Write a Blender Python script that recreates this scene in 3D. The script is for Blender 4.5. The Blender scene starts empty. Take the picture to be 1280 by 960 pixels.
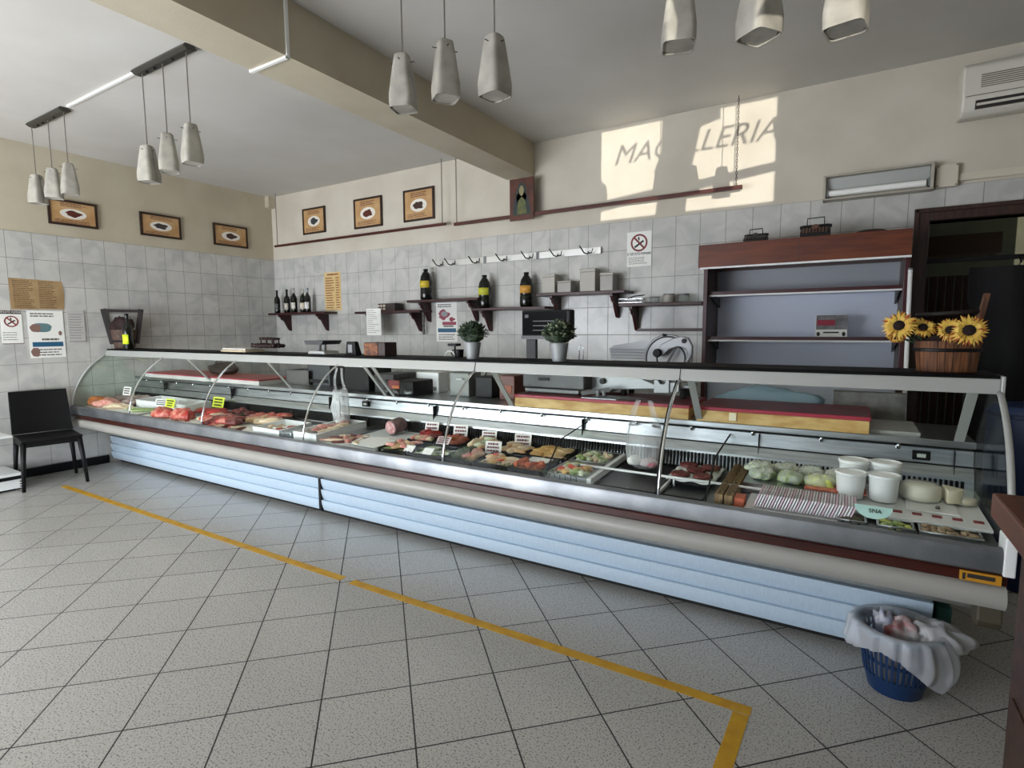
import bpy, math, random
from mathutils import Vector, Matrix, Euler
random.seed(7)
D = bpy.data
C = bpy.context.scene.collection
PI = math.pi
# ------------------------------------------------------------------ camera
FPX = 684.264; YAW = -0.54881; PITCH = -0.10056; ROLL = -0.00604; EYE = Vector((0, 0, 1.40))
fwd = Vector((math.sin(YAW)*math.cos(PITCH), math.cos(YAW)*math.cos(PITCH), math.sin(PITCH)))
_r = Vector((math.cos(YAW), -math.sin(YAW), 0)); _u = _r.cross(fwd)
rgt = _r*math.cos(ROLL)+_u*math.sin(ROLL); upv = -_r*math.sin(ROLL)+_u*math.cos(ROLL)
cam = D.objects.new('camera', D.cameras.new('camera')); C.objects.link(cam)
cam.data.sensor_width = 36; cam.data.sensor_fit = 'HORIZONTAL'; cam.data.lens = FPX/1280*36
cam.data.clip_start = .02
m = Matrix.Identity(4)
for i in range(3):
    m[i][0] = rgt[i]; m[i][1] = upv[i]; m[i][2] = -fwd[i]; m[i][3] = EYE[i]
cam.matrix_world = m
bpy.context.scene.camera = cam
vs = bpy.context.scene.view_settings
vs.view_transform = 'Standard'; vs.look = 'None'; vs.gamma = 1; vs.use_curve_mapping = False
vs.exposure = EXPOSURE = -0.12
# ------------------------------------------------------------------ world and sun
w = D.worlds.new('world'); bpy.context.scene.world = w; w.use_nodes = True
w.node_tree.nodes['Background'].inputs[0].default_value = (.55, .68, .9, 1)
w.node_tree.nodes['Background'].inputs[1].default_value = 1.2
SUN_DIR = Vector((-.32, 1, .055)).normalized()      # low light thrown up from the street through the sign window
sd = D.lights.new('sun', 'SUN'); sd.energy = 3.8; sd.angle = math.radians(.15); sd.color = (1, .95, .86)
so = D.objects.new('sun', sd); C.objects.link(so); so.rotation_euler = SUN_DIR.to_track_quat('-Z', 'Y').to_euler(); so.location = (3, -6, 2)
WIN_E = (15.0, 9.0, 1.2)        # brightness of the frosted shop windows
CASE_E = 7.5       # lamp tubes inside the counter
ad = D.lights.new('ceiling_fill', 'AREA'); ad.shape = 'RECTANGLE'; ad.size = 3.6; ad.size_y = 1.0; ad.energy = 130; ad.color = (1, .98, .95)
ao = D.objects.new('ceiling_fill', ad); C.objects.link(ao); ao.location = (-4.4, -2.0, .5)      # added area lamp that brightens the left ceiling, in place of pavement bounce
ao.rotation_euler = Vector((-.15, .62, .78)).to_track_quat('-Z', 'Y').to_euler()
# room constants
XW, YW, YF, XE, ZC, ZT = -6.70, 4.77, -2.2, 2.4, 3.17, 2.34

def at(px, py, ax, val):
    d = fwd + rgt*((px-640)/FPX) - upv*((py-480)/FPX)
    t = (val-EYE[ax])/d[ax]
    return EYE + d*t
def onY(px, py, y): return at(px, py, 1, y)
def onZ(px, py, z): return at(px, py, 2, z)
def onX(px, py, x): return at(px, py, 0, x)
DY0, DZ0, DY1, DZ1 = 2.42, .630, 2.94, .654          # the sloping display deck of the counter
def dz(y): return DZ0+(y-DY0)*(DZ1-DZ0)/(DY1-DY0)
def deck(px, py, h=0):
    d = fwd + rgt*((px-640)/FPX) - upv*((py-480)/FPX)
    k = (DZ1-DZ0)/(DY1-DY0)
    t = (DZ0+h-EYE.z-k*DY0)/(d.z-k*d.y)
    return EYE+d*t

# ------------------------------------------------------------------ materials
def lin(c):
    return tuple(((x/255)/12.92 if x/255 <= .04045 else ((x/255+.055)/1.055)**2.4) for x in c)+(1,)
MATS = {}
def mat(name, col, rough=.5, metal=0, col2=None, scale=8, stretch=None, bump=0, spec=.5, emis=0, alpha=1, trans=0, coat=0, contrast=(.35, .65), sss=0, bscale=None):
    if name in MATS: return MATS[name]
    m = D.materials.new(name); m.use_nodes = True; MATS[name] = m
    nt = m.node_tree; b = nt.nodes['Principled BSDF']
    b.inputs['Base Color'].default_value = lin(col); b.inputs['Roughness'].default_value = rough
    b.inputs['Metallic'].default_value = metal; b.inputs['Specular IOR Level'].default_value = spec
    b.inputs['Alpha'].default_value = alpha; b.inputs['Transmission Weight'].default_value = trans
    b.inputs['Coat Weight'].default_value = coat
    if emis:
        b.inputs['Emission Color'].default_value = lin(col); b.inputs['Emission Strength'].default_value = emis
    if col2 or bump:
        tc = nt.nodes.new('ShaderNodeTexCoord'); mp = nt.nodes.new('ShaderNodeMapping')
        nt.links.new(tc.outputs['Object'], mp.inputs[0])
        if stretch: mp.inputs['Scale'].default_value = stretch
        n = nt.nodes.new('ShaderNodeTexNoise'); n.inputs['Scale'].default_value = scale; n.inputs['Detail'].default_value = 6
        nt.links.new(mp.outputs[0], n.inputs['Vector'])
        if col2:
            r = nt.nodes.new('ShaderNodeValToRGB')
            r.color_ramp.elements[0].position = contrast[0]; r.color_ramp.elements[1].position = contrast[1]
            r.color_ramp.elements[0].color = lin(col); r.color_ramp.elements[1].color = lin(col2)
            nt.links.new(n.outputs['Fac'], r.inputs[0]); nt.links.new(r.outputs[0], b.inputs['Base Color'])
        if bump:
            bm_ = nt.nodes.new('ShaderNodeBump'); bm_.inputs['Strength'].default_value = bump; bm_.inputs['Distance'].default_value = .01
            n2 = n
            if bscale:
                n2 = nt.nodes.new('ShaderNodeTexNoise'); n2.inputs['Scale'].default_value = bscale; nt.links.new(mp.outputs[0], n2.inputs['Vector'])
            nt.links.new(n2.outputs['Fac'], bm_.inputs['Height']); nt.links.new(bm_.outputs[0], b.inputs['Normal'])
    return m
def clear(name, col=(255, 255, 255), tr=.9, rough=.03):
    """thin clear sheet: see-through with a fresnel sheen"""
    if name in MATS: return MATS[name]
    m = D.materials.new(name); m.use_nodes = True; MATS[name] = m
    nt = m.node_tree; nt.nodes.clear()
    o = nt.nodes.new('ShaderNodeOutputMaterial'); mx = nt.nodes.new('ShaderNodeMixShader')
    t = nt.nodes.new('ShaderNodeBsdfTransparent'); g = nt.nodes.new('ShaderNodeBsdfPrincipled')
    t.inputs[0].default_value = lin(col)
    g.inputs['Base Color'].default_value = lin(col); g.inputs['Roughness'].default_value = rough
    lw = nt.nodes.new('ShaderNodeLayerWeight'); lw.inputs[0].default_value = .5
    pw = nt.nodes.new('ShaderNodeMath'); pw.operation = 'POWER'; pw.inputs[1].default_value = 5
    nt.links.new(lw.outputs['Facing'], pw.inputs[0])
    ad = nt.nodes.new('ShaderNodeMath'); ad.operation = 'MULTIPLY_ADD'; ad.use_clamp = True; ad.inputs[1].default_value = .18; ad.inputs[2].default_value = 1-tr
    nt.links.new(pw.outputs[0], ad.inputs[0]); nt.links.new(ad.outputs[0], mx.inputs[0])
    nt.links.new(t.outputs[0], mx.inputs[1])
    g2 = nt.nodes.new('ShaderNodeBsdfGlossy') if tr > .9 else g
    if tr > .9: g2.inputs['Roughness'].default_value = rough; g2.inputs[0].default_value = (1, 1, 1, 1)
    nt.links.new(g2.outputs[0], mx.inputs[2]); nt.links.new(mx.outputs[0], o.inputs[0])
    return m
def tilemat(name, ux, uy, w_, h_, u0, v0, rot, col, col2, grout, rough, mortar, vein=True, speck=False):
    m = D.materials.new(name); m.use_nodes = True; MATS[name] = m
    nt = m.node_tree; N = nt.nodes.new; L = nt.links.new; b = nt.nodes['Principled BSDF']
    g = N('ShaderNodeNewGeometry'); sp = N('ShaderNodeSeparateXYZ'); cb = N('ShaderNodeCombineXYZ')
    L(g.outputs['Position'], sp.inputs[0]); L(sp.outputs[ux], cb.inputs[0]); L(sp.outputs[uy], cb.inputs[1])
    mp = N('ShaderNodeMapping'); mp.vector_type = 'POINT'; mp.inputs['Rotation'].default_value = (0, 0, rot); mp.inputs['Location'].default_value = (u0, v0, 0)
    L(cb.outputs[0], mp.inputs[0])
    br = N('ShaderNodeTexBrick'); br.offset = 0; br.inputs['Scale'].default_value = 1; br.inputs['Brick Width'].default_value = w_
    br.inputs['Row Height'].default_value = h_; br.inputs['Mortar Size'].default_value = mortar; br.inputs['Mortar Smooth'].default_value = .1
    br.inputs['Bias'].default_value = 0
    br.inputs['Color1'].default_value = (.93, .93, .93, 1); br.inputs['Color2'].default_value = (1, 1, 1, 1); br.inputs['Mortar'].default_value = (1, 1, 1, 1)
    L(mp.outputs[0], br.inputs['Vector'])
    n = N('ShaderNodeTexNoise'); n.inputs['Scale'].default_value = 150 if speck else 5; n.inputs['Detail'].default_value = 3 if speck else 8
    n.inputs['Distortion'].default_value = 0 if speck else .9
    L(g.outputs['Position'], n.inputs['Vector'])
    r = N('ShaderNodeValToRGB'); r.color_ramp.elements[0].position = .36 if speck else .36; r.color_ramp.elements[1].position = .47 if speck else .6
    r.color_ramp.elements[0].color = lin(col2); r.color_ramp.elements[1].color = lin(col)
    L(n.outputs['Fac'], r.inputs[0])
    mu = N('ShaderNodeMix'); mu.data_type = 'RGBA'; mu.blend_type = 'MULTIPLY'; mu.inputs[0].default_value = 1
    L(r.outputs[0], mu.inputs[6]); L(br.outputs['Color'], mu.inputs[7])
    mx = N('ShaderNodeMix'); mx.data_type = 'RGBA'; L(br.outputs['Fac'], mx.inputs[0]); L(mu.outputs[2], mx.inputs[6]); mx.inputs[7].default_value = lin(grout)
    L(mx.outputs[2], b.inputs['Base Color'])
    rr = N('ShaderNodeMath'); rr.operation = 'MULTIPLY_ADD'; L(br.outputs['Fac'], rr.inputs[0]); rr.inputs[1].default_value = .4; rr.inputs[2].default_value = rough
    L(rr.outputs[0], b.inputs['Roughness'])
    bp = N('ShaderNodeBump'); bp.invert = True; bp.inputs['Strength'].default_value = .35; bp.inputs['Distance'].default_value = .002
    L(br.outputs['Fac'], bp.inputs['Height']); L(bp.outputs[0], b.inputs['Normal'])
    return m
steel = mat('steel', (196, 200, 202), .28, 1, col2=(168, 172, 176), scale=6, stretch=(1, 12, 12))
steel_soft = mat('steel_soft', (150, 153, 155), .42, .75, col2=(116, 120, 124), scale=5, bump=.05)
chrome = mat('chrome', (225, 228, 230), .15, 1)
alu = mat('aluminium', (178, 180, 176), .45, .35)
black = mat('black_plastic', (11, 11, 12), .5, spec=.25)
blackm = mat('black_matt', (10, 10, 11), .8)
blackg = mat('black_gloss', (6, 6, 7), .6, spec=.12)
dgrey = mat('dark_grey', (58, 60, 62), .5)
mgrey = mat('mid_grey', (120, 122, 122), .5)
white = mat('white_plastic', (232, 234, 232), .4)
paper = mat('paper', (236, 236, 230), .8)
cream = mat('cream_plastic', (158, 156, 149), .38)
redwood = mat('red_wood', (70, 24, 14), .35, col2=(46, 14, 9), scale=3, stretch=(1, 14, 14), bump=.05)
redbright = mat('red_brown_veneer', (112, 50, 14), .45, col2=(84, 34, 8), scale=3, stretch=(1, 10, 10))
darkwood = mat('dark_wood', (62, 36, 26), .45, col2=(38, 20, 14), scale=4, stretch=(14, 14, 1.5), bump=.08)
shelfwood = mat('shelf_wood', (66, 20, 20), .4, col2=(44, 12, 14), scale=4, stretch=(1, 12, 12))
rustic = mat('rustic_wood', (124, 78, 44), .7, col2=(66, 38, 22), scale=5, stretch=(16, 16, 1.2), bump=.3)
blackwood = mat('smoked_wood', (40, 30, 26), .6, col2=(22, 16, 14), scale=5, stretch=(16, 16, 1.2), bump=.3)
glass = clear('glass', (253, 255, 254), .998)
glassgreen = clear('glass_end', (252, 255, 253), .975)
film = clear('clear_plastic_film', (248, 248, 248), .84, .25)
ink = mat('ink', (40, 36, 34), .8)
greyink = mat('grey_ink', (120, 116, 110), .8)
red = mat('red_plastic', (170, 26, 46), .45)

# ------------------------------------------------------------------ mesh helpers
class MB:
    def __init__(s): s.v = []; s.f = []; s.m = []
    def add(s, vs_, fs, mi=0):
        k = len(s.v); s.v += [Vector(p) for p in vs_]
        for f in fs: s.f.append([k+i for i in f]); s.m.append(mi)
        return s
    def box(s, x0, x1, y0, y1, z0, z1, mi=0, M=None):
        vs_ = [Vector((x, y, z)) for z in (z0, z1) for y in (y0, y1) for x in (x0, x1)]
        if M: vs_ = [M @ v for v in vs_]
        return s.add(vs_, [(0, 2, 3, 1), (4, 5, 7, 6), (0, 1, 5, 4), (2, 6, 7, 3), (0, 4, 6, 2), (1, 3, 7, 5)], mi)
    def bar(s, p0, p1, wx, wy, mi=0, ref=(1, 0, 0)):
        p0 = Vector(p0); p1 = Vector(p1); d = (p1-p0).normalized(); a = Vector(ref); a = (a-d*a.dot(d)).normalized(); b = d.cross(a)
        vs_ = [p+a*(i*wx/2)+b*(j*wy/2) for p in (p0, p1) for j in (-1, 1) for i in (-1, 1)]
        return s.add(vs_, [(0, 2, 3, 1), (4, 5, 7, 6), (0, 1, 5, 4), (2, 6, 7, 3), (0, 4, 6, 2), (1, 3, 7, 5)], mi)
    def tube(s, pts, r, n=8, mi=0, closed=False):
        pts = [Vector(p) for p in pts]; rs = r if isinstance(r, (list, tuple)) else [r]*len(pts)
        k = len(pts); rings = []
        prev = None
        for i, p in enumerate(pts):
            if closed: d = pts[(i+1) % k]-pts[i-1]
            else: d = pts[min(i+1, k-1)]-pts[max(i-1, 0)]
            d = d.normalized() if d.length > 1e-9 else Vector((0, 0, 1))
            if prev is None:
                a = Vector((0, 0, 1)) if abs(d.z) < .9 else Vector((1, 0, 0))
            else: a = prev
            a = (a-d*a.dot(d)); a = a.normalized() if a.length > 1e-6 else Vector((1, 0, 0)); prev = a
            b = d.cross(a)
            rings.append([p+(a*math.cos(t)+b*math.sin(t))*rs[i] for t in [2*PI*j/n for j in range(n)]])
        base = [q for rg in rings for q in rg]; fs = []
        for i in range(k if closed else k-1):
            i2 = (i+1) % k
            for j in range(n): fs.append((i*n+j, i*n+(j+1) % n, i2*n+(j+1) % n, i2*n+j))
        if not closed: fs += [tuple(range(n-1, -1, -1)), tuple((k-1)*n+j for j in range(n))]
        return s.add(base, fs, mi)
    def cyl(s, p0, p1, r0, r1=None, n=16, mi=0): return s.tube([p0, p1], [r0, r0 if r1 is None else r1], n, mi)
    def lathe(s, prof, c=(0, 0, 0), n=24, mi=0, sy=1, close=False, M=None, wob=0, seed=0):
        rnd = random.Random(seed); ph = [rnd.uniform(0, 6) for _ in range(6)]
        c = Vector(c); vs_ = []; fs = []; k = len(prof)
        for r, z in prof:
            for j in range(n):
                t = 2*PI*j/n; q = 1+wob*(math.sin(3*t+ph[0]+z*20)+.6*math.sin(7*t+ph[1])+.4*math.sin(11*t+ph[2]-z*30))
                p = Vector((r*q*math.cos(t), r*q*math.sin(t)*sy, z)); vs_.append((M @ p if M else p)+c)
        for i in range(k-1 if not close else k):
            i2 = (i+1) % k
            for j in range(n): fs.append((i*n+j, i*n+(j+1) % n, i2*n+(j+1) % n, i2*n+j))
        if not close:
            if prof[0][0] > 1e-5: fs.append(tuple(range(n-1, -1, -1)))
            if prof[-1][0] > 1e-5: fs.append(tuple((k-1)*n+j for j in range(n)))
        return s.add(vs_, fs, mi)
    def prism(s, poly, f0, f1, mi=0):
        """poly: 2-D points; f0, f1 map (a, b) to the two faces in space"""
        n = len(poly); vs_ = [f0(*p) for p in poly]+[f1(*p) for p in poly]
        fs = [tuple(range(n))[::-1], tuple(range(n, 2*n))]+[(i, (i+1) % n, n+(i+1) % n, n+i) for i in range(n)]
        return s.add(vs_, fs, mi)
    def extX(s, poly, x0, x1, mi=0): return s.prism(poly, lambda a, b: (x0, a, b), lambda a, b: (x1, a, b), mi)
    def extY(s, poly, y0, y1, mi=0): return s.prism(poly, lambda a, b: (a, y0, b), lambda a, b: (a, y1, b), mi)
    def extZ(s, poly, z0, z1, mi=0): return s.prism(poly, lambda a, b: (a, b, z0), lambda a, b: (a, b, z1), mi)
    def sheet(s, fn, nu, nv, th=0, mi=0):
        """grid surface fn(u, v) -> point, with thickness"""
        P = [[Vector(fn(i/nu, j/nv)) for j in range(nv+1)] for i in range(nu+1)]
        idx = lambda i, j: i*(nv+1)+j
        vs_ = [p for row in P for p in row]; fs = []
        for i in range(nu):
            for j in range(nv): fs.append((idx(i, j), idx(i+1, j), idx(i+1, j+1), idx(i, j+1)))
        if th:
            k = len(vs_); nn = []
            for i in range(nu+1):
                for j in range(nv+1):
                    a = P[min(i+1, nu)][j]-P[max(i-1, 0)][j]; b = P[i][min(j+1, nv)]-P[i][max(j-1, 0)]
                    q = a.cross(b); q = q.normalized() if q.length > 1e-12 else Vector((0, 0, 1)); nn.append(P[i][j]-q*th)
            fs += [tuple(k+a for a in f[::-1]) for f in fs]
            vs_ += nn
            B = [idx(i, 0) for i in range(nu+1)]+[idx(nu, j) for j in range(1, nv+1)]+[idx(i, nv) for i in range(nu-1, -1, -1)]+[idx(0, j) for j in range(nv-1, 0, -1)]
            for a in range(len(B)):
                b = (a+1) % len(B); fs.append((B[b], B[a], k+B[a], k+B[b]))
        return s.add(vs_, fs, mi)
    def blob(s, c, rx, ry, rz, seed=0, amp=.12, n=10, rot=0, mi=0, flat=0, tilt=0, freq=1):
        rnd = random.Random(seed); ph = [rnd.uniform(0, 6.28) for _ in range(9)]
        M = Matrix.Rotation(rot, 3, 'Z') @ Matrix.Rotation(tilt, 3, 'Y'); c = Vector(c); vs_ = []; fs = []; nu = n*2
        for i in range(n+1):
            a = PI*i/n
            for j in range(nu):
                t = 2*PI*j/nu; p = Vector((math.sin(a)*math.cos(t), math.sin(a)*math.sin(t), math.cos(a)))
                k = 1+amp*(math.sin(3*freq*p.x+ph[0])*math.sin(2.6*freq*p.y+ph[1])+.6*math.sin(5*freq*p.x+ph[2]+3*p.z)+.5*math.sin(7*freq*p.y+ph[3])+.3*math.sin(11*freq*p.x+9*freq*p.y+ph[4]))
                p = Vector((p.x*rx*k, p.y*ry*k, p.z*rz*(k if p.z > 0 else 1)))
                if p.z < -flat*rz: p.z = -flat*rz if flat else p.z
                vs_.append(M @ p+c)
        for i in range(n):
            for j in range(nu): fs.append((i*nu+j, (i+1)*nu+j, (i+1)*nu+(j+1) % nu, i*nu+(j+1) % nu))
        return s.add(vs_, fs, mi)
    def build(s, name, mats, parent=None, smooth=False, bevel=0, base=None, col=None):
        if not isinstance(mats, (list, tuple)): mats = [mats]
        if parent is not None: org = worg(parent)
        elif base is not None: org = Vector(base)
        else:
            lo = Vector([min(p[i] for p in s.v) for i in range(3)]); hi = Vector([max(p[i] for p in s.v) for i in range(3)])
            org = Vector(((lo.x+hi.x)/2, (lo.y+hi.y)/2, lo.z))
        me = D.meshes.new(name); me.from_pydata([p-org for p in s.v], [], s.f); me.update()
        for mm in mats: me.materials.append(mm)
        for p, k in zip(me.polygons, s.m):
            p.material_index = k; p.use_smooth = bool(smooth)
        import bmesh
        bb = bmesh.new(); bb.from_mesh(me); bmesh.ops.remove_doubles(bb, verts=bb.verts, dist=1e-6); bmesh.ops.recalc_face_normals(bb, faces=bb.faces); bb.to_mesh(me); bb.free()
        if smooth and smooth is not True: me.set_sharp_from_angle(angle=math.radians(smooth))
        o = D.objects.new(name, me); C.objects.link(o)
        if parent is not None: o.parent = parent
        else: o.location = org
        if bevel:
            bv = o.modifiers.new('bevel', 'BEVEL'); bv.width = bevel; bv.segments = 2; bv.limit_method = 'ANGLE'; bv.angle_limit = .6
        return o
def worg(o):
    v = Vector((0, 0, 0))
    while o is not None: v = v+o.location; o = o.parent
    return v
def tag(o, label, cat, group=None, kind=None):
    o['label'] = label; o['category'] = cat
    if group: o['group'] = group
    if kind: o['kind'] = kind
    return o
def thing(name, loc, label, cat, group=None):
    o = D.objects.new(name, None); C.objects.link(o); o.location = loc; o.empty_display_size = .05
    return tag(o, label, cat, group)
def struct(o): o['kind'] = 'structure'; return o
def text(s, loc, rot, size, mt, parent, name='lettering', shear=0, ext=.0006, align='CENTER', sx=1):
    c = D.curves.new(name, 'FONT'); c.body = s; c.size = size; c.shear = shear; c.extrude = ext; c.align_x = align; c.align_y = 'CENTER'
    tmp = D.objects.new(name, c); C.objects.link(tmp); bpy.context.view_layer.update()
    me = D.meshes.new_from_object(tmp); D.objects.remove(tmp)
    me.materials.clear(); me.materials.append(mt)
    o = D.objects.new(name, me); C.objects.link(o); o.rotation_euler = rot; o.scale = (sx, 1, 1)
    if parent is not None: o.parent = parent; o.location = Vector(loc)-worg(parent)
    else: o.location = loc
    return o
def copy_tree(o, loc=None, rz=None, parent=None, label=None):
    c = o.copy(); C.objects.link(c)
    if parent is not None: c.parent = parent
    if loc is not None: c.location = loc
    if rz is not None: c.rotation_euler[2] = rz
    if label: c['label'] = label
    for ch in list(o.children): copy_tree(ch, parent=c)
    return c
RBACK = (PI/2, 0, 0); RLEFT = (PI/2, 0, PI/2)
# ------------------------------------------------------------------ structure
plaster = mat('wall_plaster', (206, 199, 184), .85, col2=(196, 188, 172), scale=2.5, bump=.08, bscale=60)
plaster_l = mat('wall_plaster_yellow', (192, 184, 162), .85, col2=(182, 172, 150), scale=2.5, bump=.08, bscale=60)
ceilm = mat('ceiling_paint', (204, 202, 196), .6, col2=(196, 193, 186), scale=1.5, bump=.05, bscale=70)
tile_b = tilemat('tile_back', 0, 2, .2, .25, .082, -.09, 0, (200, 199, 193), (182, 182, 178), (132, 130, 122), .22, .0025)
tile_l = tilemat('tile_left', 1, 2, .2, .25, .03, -.09, 0, (200, 199, 193), (182, 182, 178), (132, 130, 122), .22, .0025)
floorm = tilemat('tile_floor', 0, 1, .333, .333, -.079, -.072, -PI/4, (186, 184, 178), (128, 125, 118), (30, 27, 25), .25, .003, speck=True)
b = MB(); b.box(XW-.1, XE+.1, YF-.1, 8.2, -.08, 0); struct(b.build('floor', floorm))
b = MB(); b.box(XW-.1, XE+.1, YF-.1, YW+.12, ZC, ZC+.1); struct(b.build('ceiling', ceilm))
b = MB()
b.box(XW-.1, XW, YF-.1, YW+.1, 0, ZT, 0); b.box(XW-.1, XW-.004, YF-.1, YW+.1, ZT, ZC, 1)
struct(b.build('wall_left', [tile_l, plaster_l]))
DX0, DX1, DZT = .44, 1.45, 2.11
b = MB()
b.box(XW, DX0, YW, YW+.12, 0, ZT, 0); b.box(XW, XE, YW+.004, YW+.12, ZT, ZC, 1); b.box(DX0, DX1, YW, YW+.12, DZT, ZT, 0); b.box(DX1, XE, YW, YW+.12, 0, ZT, 0)
struct(b.build('wall_back', [tile_b, plaster]))
b = MB(); b.box(XE, XE+.1, YF-.1, YW+.12, 0, ZC); struct(b.build('wall_right', plaster))
# front wall with shop windows (frosted, daylit) and the clear sign window above them
bx = MB()
# patch openings: each polygon on the back wall is carried back along the light onto the front wall
tt = (YW-YF)/SUN_DIR.y
def back_to_front(p): q = Vector(p)-SUN_DIR*tt; return q
op = [onY(752, 165, YW), onY(978, 118, YW), onY(972, 236, YW), onY(765, 288, YW)]
ox0 = min(back_to_front(p).x for p in op); ox1 = max(back_to_front(p).x for p in op)
oz1 = 2.86; oz0 = 2.36-.0
oz0 = back_to_front(onY(800, 275, YW)).z; oz1 = back_to_front(onY(978, 118, YW)).z-.01
YF1 = YF-.1
WX = [(-6.3, -4.4), (-4.25, -2.35), (-2.2, -.3)]
b = MB(); WZ0, WZ1 = .12, 1.98
b.box(XW, XE, YF1, YF, oz1, ZC); b.box(XW, ox0, YF1, YF, WZ1, oz1); b.box(ox1, XE, YF1, YF, WZ1, oz1); b.box(ox0, ox1, YF1, YF, WZ1, oz0)
b.box(XW, XE, YF1, YF, 0, WZ0)
xs = [XW]+[q for ww in WX for q in ww]+[XE]
for i in range(0, len(xs), 2): b.box(xs[i], xs[i+1], YF1, YF, WZ0, WZ1)
struct(b.build('wall_front', plaster))
for i, (a, c) in enumerate(WX):
    b = MB(); b.box(a, c, YF-.06, YF-.04, WZ0, WZ1); struct(b.build('window_%d' % (i+1), mat('daylit_window_%d' % i, (236, 243, 255), .4, emis=WIN_E[i])))
# sign window: lettering, and unseen blockers shaped to cast the back-wall shadow areas
wx = lambda px, py: back_to_front(onY(px, py, YW))
b = MB()
a0 = wx(828, 200).x; a1 = wx(872, 170).x
poly = [wx(831, 140), wx(903, 120), wx(903, 148), wx(878, 158), wx(870, 195), wx(862, 232), wx(858, 272), wx(820, 280), wx(826, 235), wx(820, 215), wx(829, 190)]
b.extY([(p.x, p.z) for p in poly], YF-.055, YF-.045)
b.extY([(p.x, p.z) for p in [wx(746, 150), wx(752, 225), wx(760, 232), wx(762, 262), wx(740, 270)]], YF-.055, YF-.045)
p0, p1 = wx(870, 226), wx(975, 201); p2, p3 = wx(975, 213), wx(862, 240)
b.extY([(p.x, p.z) for p in (p0, p1, p2, p3)], YF-.055, YF-.045)
b.extY([(p.x, p.z) for p in (wx(762, 250), wx(820, 236), wx(820, 246), wx(762, 263))], YF-.055, YF-.045)
blocker = struct(b.build('window_4', darkwood))
L0 = wx(772, 205); L1 = wx(966, 150)
mid = (wx(864, 180))
tx = text('MACELLERIA', (mid.x, YF-.05, mid.z), (PI/2, 0, 0), .235, ink, blocker, shear=.35, ext=.001, sx=(L1.x-L0.x)/1.45*1.16)
# beam, conduit, corner box
b = MB(); b.box(-2.96, -2.65, YF, YW, 2.87, ZC+.01); struct(b.build('trim_1', plaster_l))
b = MB(); b.box(XW, XW+.085, YW-.09, YW, 3.02, ZC); struct(b.build('trim_2', plaster_l))
b = MB(); b.box(XW, XW+.015, YF, 2.66, 0, .085); struct(b.build('baseboard_left', black))
# back room behind the doorway
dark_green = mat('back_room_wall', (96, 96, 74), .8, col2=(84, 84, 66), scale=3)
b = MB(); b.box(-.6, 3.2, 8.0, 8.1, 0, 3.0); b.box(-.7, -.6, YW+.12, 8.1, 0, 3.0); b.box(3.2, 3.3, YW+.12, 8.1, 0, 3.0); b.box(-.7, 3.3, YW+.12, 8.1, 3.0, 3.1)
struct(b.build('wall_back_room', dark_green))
pl = D.lights.new('back_room_bulb', 'POINT'); pl.energy = 9; pl.color = (1, .95, .7); pl.shadow_soft_size = .05
po = D.objects.new('back_room_bulb', pl); C.objects.link(po); po.location = (2.6, 6.9, 2.5)
# door casing
b = MB()
cz = DZT
b.extX([(YW-.05, 0), (YW+.12, 0), (YW+.12, cz+.08), (YW-.05, cz+.08)], DX0-.085, DX0)
b.box(DX1, DX1+.085, YW-.05, YW+.12, 0, cz+.08); b.box(DX0, DX1, YW-.05, YW+.12, cz, cz+.08)
b.box(DX0-.085, DX0-.06, YW-.065, YW-.05, 0, cz+.08); b.box(DX0-.085, DX1+.085, YW-.065, YW-.05, cz+.055, cz+.08)
struct(b.build('door_1', darkwood, bevel=.004))

# ------------------------------------------------------------------ refrigerated counter
XL, XR = -6.69, .50
cnt = thing('refrigerated_counter', ((XL+XR)/2, 2.9, 0), 'long curved-glass refrigerated meat counter with pale blue ribbed front', 'display counter')
bluepan = mat('pale_blue_enamel', (188, 206, 220), .35, col2=(178, 197, 213), scale=60, stretch=(4, 1, .3))
for (a, c) in ((-6.655, -3.338), (-3.318, .345)):
    prof = []
    for k in range(3):
        z0 = .045+k*.082
        for q in range(9):
            t = 1-q/8; prof.append((2.690-.022*(1-t**2.2), z0+q/8*.082))
    prof = prof+[(2.73, .291), (2.73, .045)]
    MB().extX(prof, a, c).build('front_panel', bluepan, cnt, smooth=30)
MB().box(XL+.04, .36, 2.75, 3.35, 0, .045).build('kick_plate', blackm, cnt)
b = MB(); b.box(-6.66, .352, 2.73, 3.38, .045, .46); b.box(XL+.003, XR-.012, 2.52, 3.38, .46, .60)
b.box(-3.340, -3.316, 2.664, 2.74, .045, .291)
b.build('carcass', black, cnt)
prof = [(2.73, .291), (2.69, .296), (2.66, .308), (2.56, .365), (2.47, .415), (2.43, .430), (2.385, .436), (2.352, .448), (2.338, .468), (2.336, .492), (2.346, .512), (2.37, .525), (2.75, .525), (2.75, .291)]
MB().extX(prof, XL, XR-.005).build('bumper', cream, cnt, smooth=35)
MB().extX([(2.368, .525), (2.364, .53), (2.364, .56), (2.372, .566), (2.5, .566), (2.5, .525)], XL, XR-.004).build('wood_trim', redwood, cnt)
MB().extX([(2.366, .566), (2.355, .575), (2.352, .628), (2.358, .646), (2.372, .656), (2.392, .654), (2.41, .63), (2.50, .634), (2.50, .566)], XL, XR).build('steel_lip', steel_soft, cnt, smooth=35)
MB().extX([(2.41, .6285), (DY1, DZ1), (DY1, .60), (2.41, .60)], XL+.003, XR-.012).build('display_deck', steel_soft, cnt)
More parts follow.
